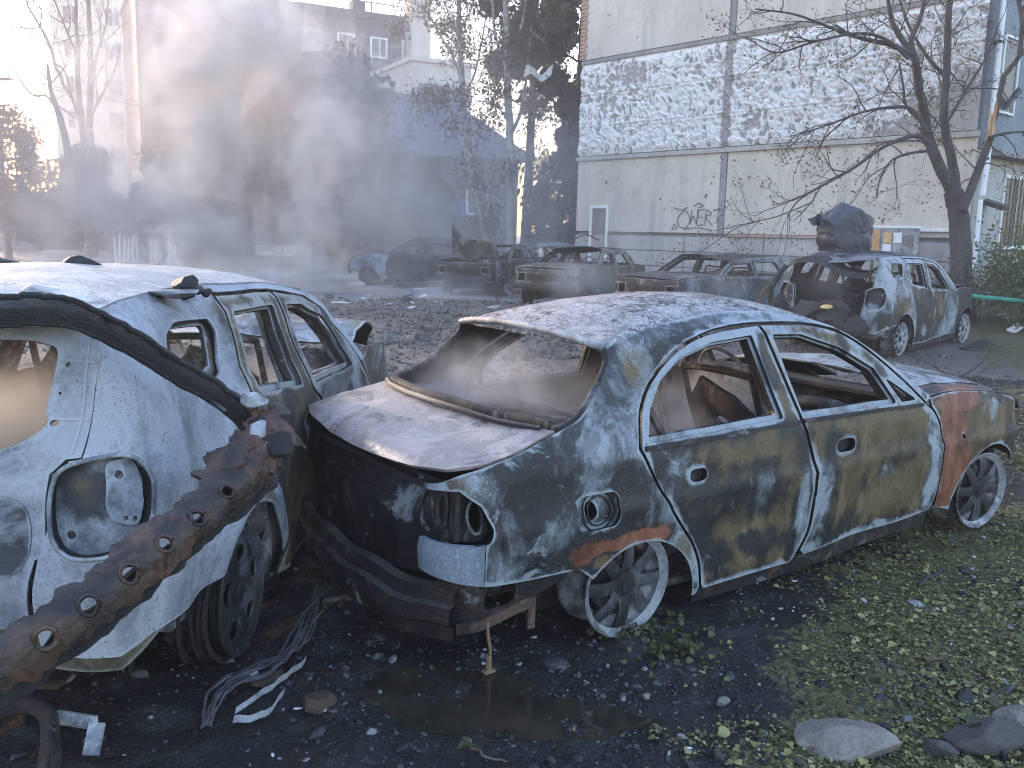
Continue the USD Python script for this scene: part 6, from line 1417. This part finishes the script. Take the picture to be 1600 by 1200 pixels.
X, P = scatter(11000, 6, (-6, 6, 8.5, 21), lambda l, d: np.exp(-((l + .3) / 4.2) ** 2) * np.clip(.25 + sstep(clump(np.stack([l, d], 1), .9, 91), .4, .6), 0, 1) * (1 - .6 * sstep(d, 17, 19.5)))
X[:, 2] += .01
instancer('soil_clods', X, [rock((1, .8, .7), 420 + k, 1) for k in range(4)], 'soil_lumps', (.017, .6), 10, flat=False)
X, P = scatter(420, 7, (-20, 3, 17, 60), lambda l, d: np.clip(.2 + (l < -2), 0, 1) * .8)
instancer('pale_litter', X, [rock((1.6, .8, .3), 430 + k, 1) for k in range(3)], 'ash_bits', (.075, .6), 12, flat=True)
# stones at the lower right
for i, (px, py, r, dz, m_, lb) in enumerate([(1328, 1158, (.175, .105, .05), .0, 'stone', 'large flat grey stone among leaves at the lower right'), (1275, 1140, (.07, .05, .028), .0, 'stone', 'small pale stone touching the large flat stone'),
        (1545, 1150, (.15, .08, .05), -.01, 'stone_dark', 'dark stone half buried in leaves near the right corner'), (1470, 1165, (.06, .05, .04), -.005, 'stone_dark', 'brown stone between the two larger stones'), (1590, 1120, (.10, .06, .035), 0, 'stone', 'pale stone at the right edge under leaves'),
        (1130, 1085, (.03, .02, .016), .0, 'stone', 'small grey pebble on the black ground right of the puddles'), (1010, 1085, (.018, .016, .013), 0, 'stone', 'tiny pale pebble right of the puddles'), (488, 907, (.04, .035, .032), .03, 'brown_lump', 'round brown lump between the two front wrecks'),
        (497, 1108, (.06, .07, .025), .0, 'brown_lump', 'brown stained stone left of the puddles'), (415, 1060, (.07, .05, .018), 0, 'brown_lump', 'flat brown scrap under the cable bundle')]):
    c = gpx(px, py); c[2] = ground_h(c[None])[0] + r[2] * .45 + dz
    b = rock(r, 500 + i * 3, 4); b.apply_transform(trimesh.transformations.rotation_matrix(YAW - 1.57 + .1 * i, [0, 0, 1])); b.apply_translation(c)
    obj('stone', b, m_, smooth=22, label=lb, cat='stone')
# cables, metal strips, sticks
def lying(pts, dz=.012, n=24, jit=.0, seed=0):
    P = np.array([gpx(*p[:2]) + np.array([0, 0, p[2] if len(p) > 2 else 0]) for p in pts]); S = smooth_line(P, n)
    S[:, 2] += ground_h(S) + dz
    if jit: S[1:-1] += rng(seed).normal(0, jit, S[1:-1].shape)
    return S
cb = thing('cable_bundle', 'bundle of burnt grey cables lying between the two front wrecks', 'cables')
for k in range(9):
    o = rng(600 + k).normal(0, 10, (5, 2))
    o2 = k * 4 - 16
    pts = [(322 + o2 * .5, 1130 + abs(o2) * .2, .0), (352 + o2 * .6 + o[1, 0], 1090 + o2 * .4, .03), (425 + o[2, 0], 1050 + o[2, 1] * .6, .02), (475 + o[3, 0], 1000 + o[3, 1], .02), (497 + o[4, 0] * .5, 945 + o[4, 1], .05), (520 + o[4, 1], 925 + o[1, 1], .03)]
    obj('cable', tube(lying(pts, .014, 36, .002, k), .0038 + .0006 * (k % 4), 6), 'cable', cb, smooth=True)
for k, (a, m_, lb) in enumerate([([(368, 1112), (420, 1090), (450, 1066), (478, 1035)], 'foil', 'bent shiny metal strip right of the cable bundle'), ([(365, 1125), (415, 1118), (445, 1090)], 'foil', 'thin pale metal strip below the cable bundle')]):
    Pm = lying(a, .02, 16); Q = np.vstack([Pm, Pm[::-1] + np.array([0, 0, .004]) + .016 * RT]); V = np.vstack([Pm - .010 * FW, Pm + .010 * FW + [0, 0, .012]]); n_ = len(Pm)
    F = np.array([[i, i + 1, i + 1 + n_] for i in range(n_ - 1)] + [[i, i + 1 + n_, i + n_] for i in range(n_ - 1)])
    F = np.vstack([F, F[:, ::-1] + 2 * n_]); V = np.vstack([V, V - [0, 0, .003]])
    obj('metal_strip', (V, F), m_, smooth=True, label=lb, cat='scrap')
fl = rock((.03, .022, .02), 610, 3); fl.apply_translation(on_ground(*ld(gpx(392, 1062)), .02)); obj('foil_scrap', fl, 'foil', smooth=10, label='crumpled shiny foil scrap above the cable bundle', cat='scrap')
ang = thing('metal_angle', 'bent L shaped piece of white metal at the lower left', 'scrap')
A_, B_, C_ = [gpx(x, y, z) for x, y, z in [(90, 1120, .05), (152, 1130, .06), (142, 1180, .01)]]
for a, b, wv in ((A_, B_, UP * .022), (B_, C_, RT * .024)):
    V = np.array([a - wv, a + wv, b + wv, b - wv]); n_ = np.cross(V[1] - V[0], V[3] - V[0]); n_ /= np.linalg.norm(n_)
    m = trimesh.convex.convex_hull(np.vstack([V - n_ * .004, V + n_ * .004])); obj('flange', m, 'steel_pale', ang)
hs = thing('burnt_hose', 'dark collapsed burnt hose at the lower left, left of the white angle', 'hose')
obj('hose', tube(smooth_line([gpx(-20, 1115, .05), gpx(40, 1102, .07), gpx(72, 1115, .08), gpx(78, 1160, .05), gpx(70, 1215, .02)], 24), .026, 9), 'char_strip', hs, smooth=True)
obj('hose_branch', tube(smooth_line([gpx(80, 1140, .07), gpx(88, 1180, .05), gpx(84, 1215, .03)], 10), .016, 8), 'burnt_dark', hs, smooth=True)
jt = thing('pipe_joint', 'grey burnt suspension joint lying beside the bumper of the near saloon', 'scrap')
obj('arm', tube(smooth_line([gpx(505, 940, .05), gpx(535, 935, .06), gpx(580, 928, .03)], 8), .014, 8), 'cable', jt, smooth=True)
obj('arm', tube(smooth_line([gpx(530, 948, .05), gpx(540, 925, .06), gpx(532, 912, .04)], 8), .012, 8), 'rust', jt, smooth=True)
obj('flat_scrap', bx(gpx(60, 1068, .02), (.16, .05, .02), yaw=YAW - 1.6, bev=.006), 'foam_yellow' if False else 'brown_lump', label='flat tan scrap under the fallen bumper rail', cat='scrap')
g = rng(700)
for i, (a, lb) in enumerate([([(1305, 1022), (1328, 1045), (1358, 1072)], 'thin brown stick above the large flat stone'), ([(1397, 1075), (1404, 1092), (1411, 1105)], 'short straight stick right of the thin brown stick'), ([(1345, 1150), (1400, 1190), (1440, 1215)], 'long stick crossing the large flat stone'),
        ([(725, 1160), (750, 1180), (792, 1192)], 'twig in the mud below the puddles'), ([(1435, 915), (1450, 900), (1478, 882)], 'black charred branch stub before the front wheel'), ([(1345, 545), (1362, 520), (1390, 495)], 'thin dark branch leaning before the silvery crossover'), ([(935, 985), (965, 990), (985, 1003)], 'thin twig under the near wheel')]):
    obj('stick', tube(lying(a, .012, 10, .003, i), np.linspace(.006, .003, 10) * (2.2 if i == 4 else 1), 6), 'twig' if i != 4 else 'char', smooth=True, label=lb, cat='stick')
br = thing('fallen_branch', 'dark fallen branch with forked twigs beyond the bonnet of the near saloon', 'branch'); out = []
branch_out(g, gpx(1475, 600, .02), np.array([RT * .9 + FW * .1 + UP * .25])[0], .9, .016, 2, out, up=.02, bend=.4, kids=(3, 5))
branch_out(g, gpx(1560, 610, .02), np.array([-RT * .7 + FW * .2 + UP * .3])[0], .8, .014, 2, out, up=.02, bend=.4, kids=(3, 5))
obj('limbs', cat_mesh([tube(p, r, 5, False) for p, r, d_ in out]), 'bark_dark', br, smooth=True)
lf = thing('green_leaf', 'large fresh green leaf lying in the mud at the bottom edge', 'leaf', gpx(735, 1172, .02), YAW - .9)
V, F = leaf_proto(1); obj('blade', (V * np.array([.10, .035, .10]), F), 'leaf_green', lf, smooth=True)
for i, (px, py, s_, lb) in enumerate([(1585, 995, .07, 'broad pale green leaf at the right edge'), (1432, 1085, .06, 'yellow green leaf right of the thin stick'), (1520, 1128, .055, 'green leaf on the dark buried stone')]):
    t = thing('green_leaf', lb, 'leaf', gpx(px, py, .03), YAW + i); V, F = leaf_proto(.6); obj('blade', (V * s_, F), 'leaf_green', t, smooth=True)
# right: green hose on the bank, papers
hp2 = [E(7.5, 14.8, .70), E(8.4, 15.1, .63), E(10.2, 15.4, .50), E(12.2, 15.6, .46)]
obj('garden_pipe', tube(smooth_line(hp2, 20), .035, 8), 'hose_green', smooth=True, label='bright green pipe running low behind the crossover to the right edge', cat='pipe')
for i, (px, py, s_, lb) in enumerate([(1590, 490, (.55, .38, .04), 'large white slab lying on the grass at the right edge'), (1588, 512, (.25, .18, .03), 'small white scrap below the white slab'), (1528, 540, (.5, .22, .03), 'grey flat panel on the ground by the crossover front')]):
    d_ = ray(px, py); tt = next(t for t in np.arange(6, 40, .05) if (CAM + d_ * t)[2] < ground_h((CAM + d_ * t)[None])[0] + .06); c = CAM + d_ * tt
    m = bx((0, 0, 0), s_, bev=.008).subdivide().subdivide(); m.vertices[:, 2] += .04 * np.sin(m.vertices[:, 0] * 9) + .05 * (fbm(m.vertices * 5 + i, 2, 4) - .5); m.apply_transform(trimesh.transformations.euler_matrix(.2, -.15, YAW - 1.2)); m.apply_translation(c)
    obj('scrap_sheet', m, 'sheet_white' if i < 2 else 'burnt_grey', label=lb, cat='sheet')
# torn panel between the wrecks at the back
(Vs, Fs), pv = panel(Polygon([(0, 0), (1.0, .1), (1.1, .75), (.7, .8), (.1, .25)]), lambda q: E(-.95 + .55, 21.6) + q[:, :1] * RT * .9 + q[:, 1:] * UP * .9 + .15 * np.sin(q[:, :1] * 5) * FW, .08, .012)
obj('torn_door', (Vs, Fs), 'burnt_grey', smooth=True, pv=pv, label='torn car door leaning beside the bonnet up wreck', cat='car door')
(Vs, Fs), pv = panel(Polygon([(0, 0), (1.5, .05), (1.4, .3), (.2, .22)]), lambda q: E(-3.4, 24.9) + q[:, :1] * RT + q[:, 1:] * (UP * .6 - FW * .8), .1, .01)
obj('fallen_sheet', (Vs, Fs), 'panel_blue', smooth=True, pv=pv, label='pale blue panel on the ground before the dark hatchback', cat='panel')

# ---------------------------------------------------------------- smoke and haze
ball = trimesh.creation.icosphere(3, 1.0)
def smoke(name, label, puffs, mat):
    t = thing(name, label, 'smoke', kind='stuff')
    for c, r in puffs:
        x = UsdGeom.Xform.Define(stage, free(str(t.GetPath()), 'puff')); x.AddTranslateOp().Set(Gf.Vec3d(*map(float, c))); x.AddScaleOp().Set(Gf.Vec3f(*map(float, r)))
        usdkit.mesh(stage, f'{x.GetPath()}/cloud', ball, MATS[mat], smooth=True)
def pp(px, py, dep, r): return (D(px, py, dep), r)
smoke('smoke_plume', 'tall pale smoke plume rising in the centre left of the yard',
      [pp(480, 420, 22, (1.3, 1.3, 1.0)), pp(482, 345, 22.5, (1.05, 1.05, 1.3)), pp(486, 265, 23, (1.15, 1.15, 1.5)), pp(505, 195, 23.5, (1.2, 1.2, 1.3))], 'smoke_column')
smoke('smoke_plume', 'broad smoke plume drifting up at the left of the yard',
      [pp(330, 385, 24, (2.2, 1.9, 1.3)), pp(300, 300, 25, (1.9, 1.7, 1.9)), pp(330, 215, 26, (1.8, 1.6, 2.0)), pp(310, 125, 27, (2.4, 2.0, 2.2)), pp(380, 45, 28, (3.0, 2.4, 2.4))], 'smoke_thick')
smoke('smoke_veil', 'thin smoke veil hanging between the brick block and the birches',
      [pp(560, 250, 29, (4.2, 3, 3.6)), pp(450, 120, 31, (5.0, 3, 4.0)), pp(180, 330, 28, (4.5, 3, 2.4)), pp(200, 170, 31, (4.0, 3, 4.0)), pp(320, 60, 33, (5, 3, 4)), pp(640, 330, 26, (2.6, 2.2, 2.0)), pp(880, 300, 24.5, (1.9, 1.6, 2.6)), pp(980, 350, 21, (1.3, 1.1, 1.2))], 'smoke_thin')
smoke('ground_smoke', 'low smoke creeping over the yard between the wrecks',
      [pp(420, 440, 21, (3.4, 2.4, .8)), pp(200, 420, 26, (4.5, 3, 1.1)), pp(690, 455, 20.5, (2.4, 1.5, .55)), pp(620, 430, 23, (1.6, 1.3, .7)), pp(900, 440, 18, (1.5, 1.2, .7)), pp(1130, 450, 15, (1.4, 1.1, .6))], 'smoke_thin')
smoke('cabin_smoke', 'smoke welling up inside the near saloon', [(np.array([-.05, -.02, .80]), (.62, .62, .36)), (np.array([.9, .05, .60]), (.8, .58, .44))], 'smoke_near')
smoke('cabin_smoke', 'smoke filling the cabin of the pale estate', [(EST(np.array([[-.1, 0, .75]]))[0], (.85, .70, .45)), (EST(np.array([[1.0, 0, .70]]))[0], (.9, .70, .42))], 'smoke_cabin')
smoke('tail_smoke', 'smoke rising from the torn tail of the silvery crossover', [pp(1290, 450, 12.2, (.9, .8, .6)), pp(1240, 415, 12.6, (.6, .6, .6))], 'smoke_thin')
smoke('smoke_bank', 'blue grey smoke bank filling the back of the yard', [(E(-8, 36, 2.0), (21, 15, 9.5)), (E(-2, 27, 1.5), (10, 7.5, 5.5)), (E(5.5, 17.5, .8), (4.5, 4.0, 2.2))], 'smoke_bank')
hz = trimesh.creation.box((260, 260, 72)); hz.apply_translation(E(0, 60)[:] + np.array([0, 0, 34.5]))
obj('haze', hz, 'haze', smooth=False, kind='stuff')
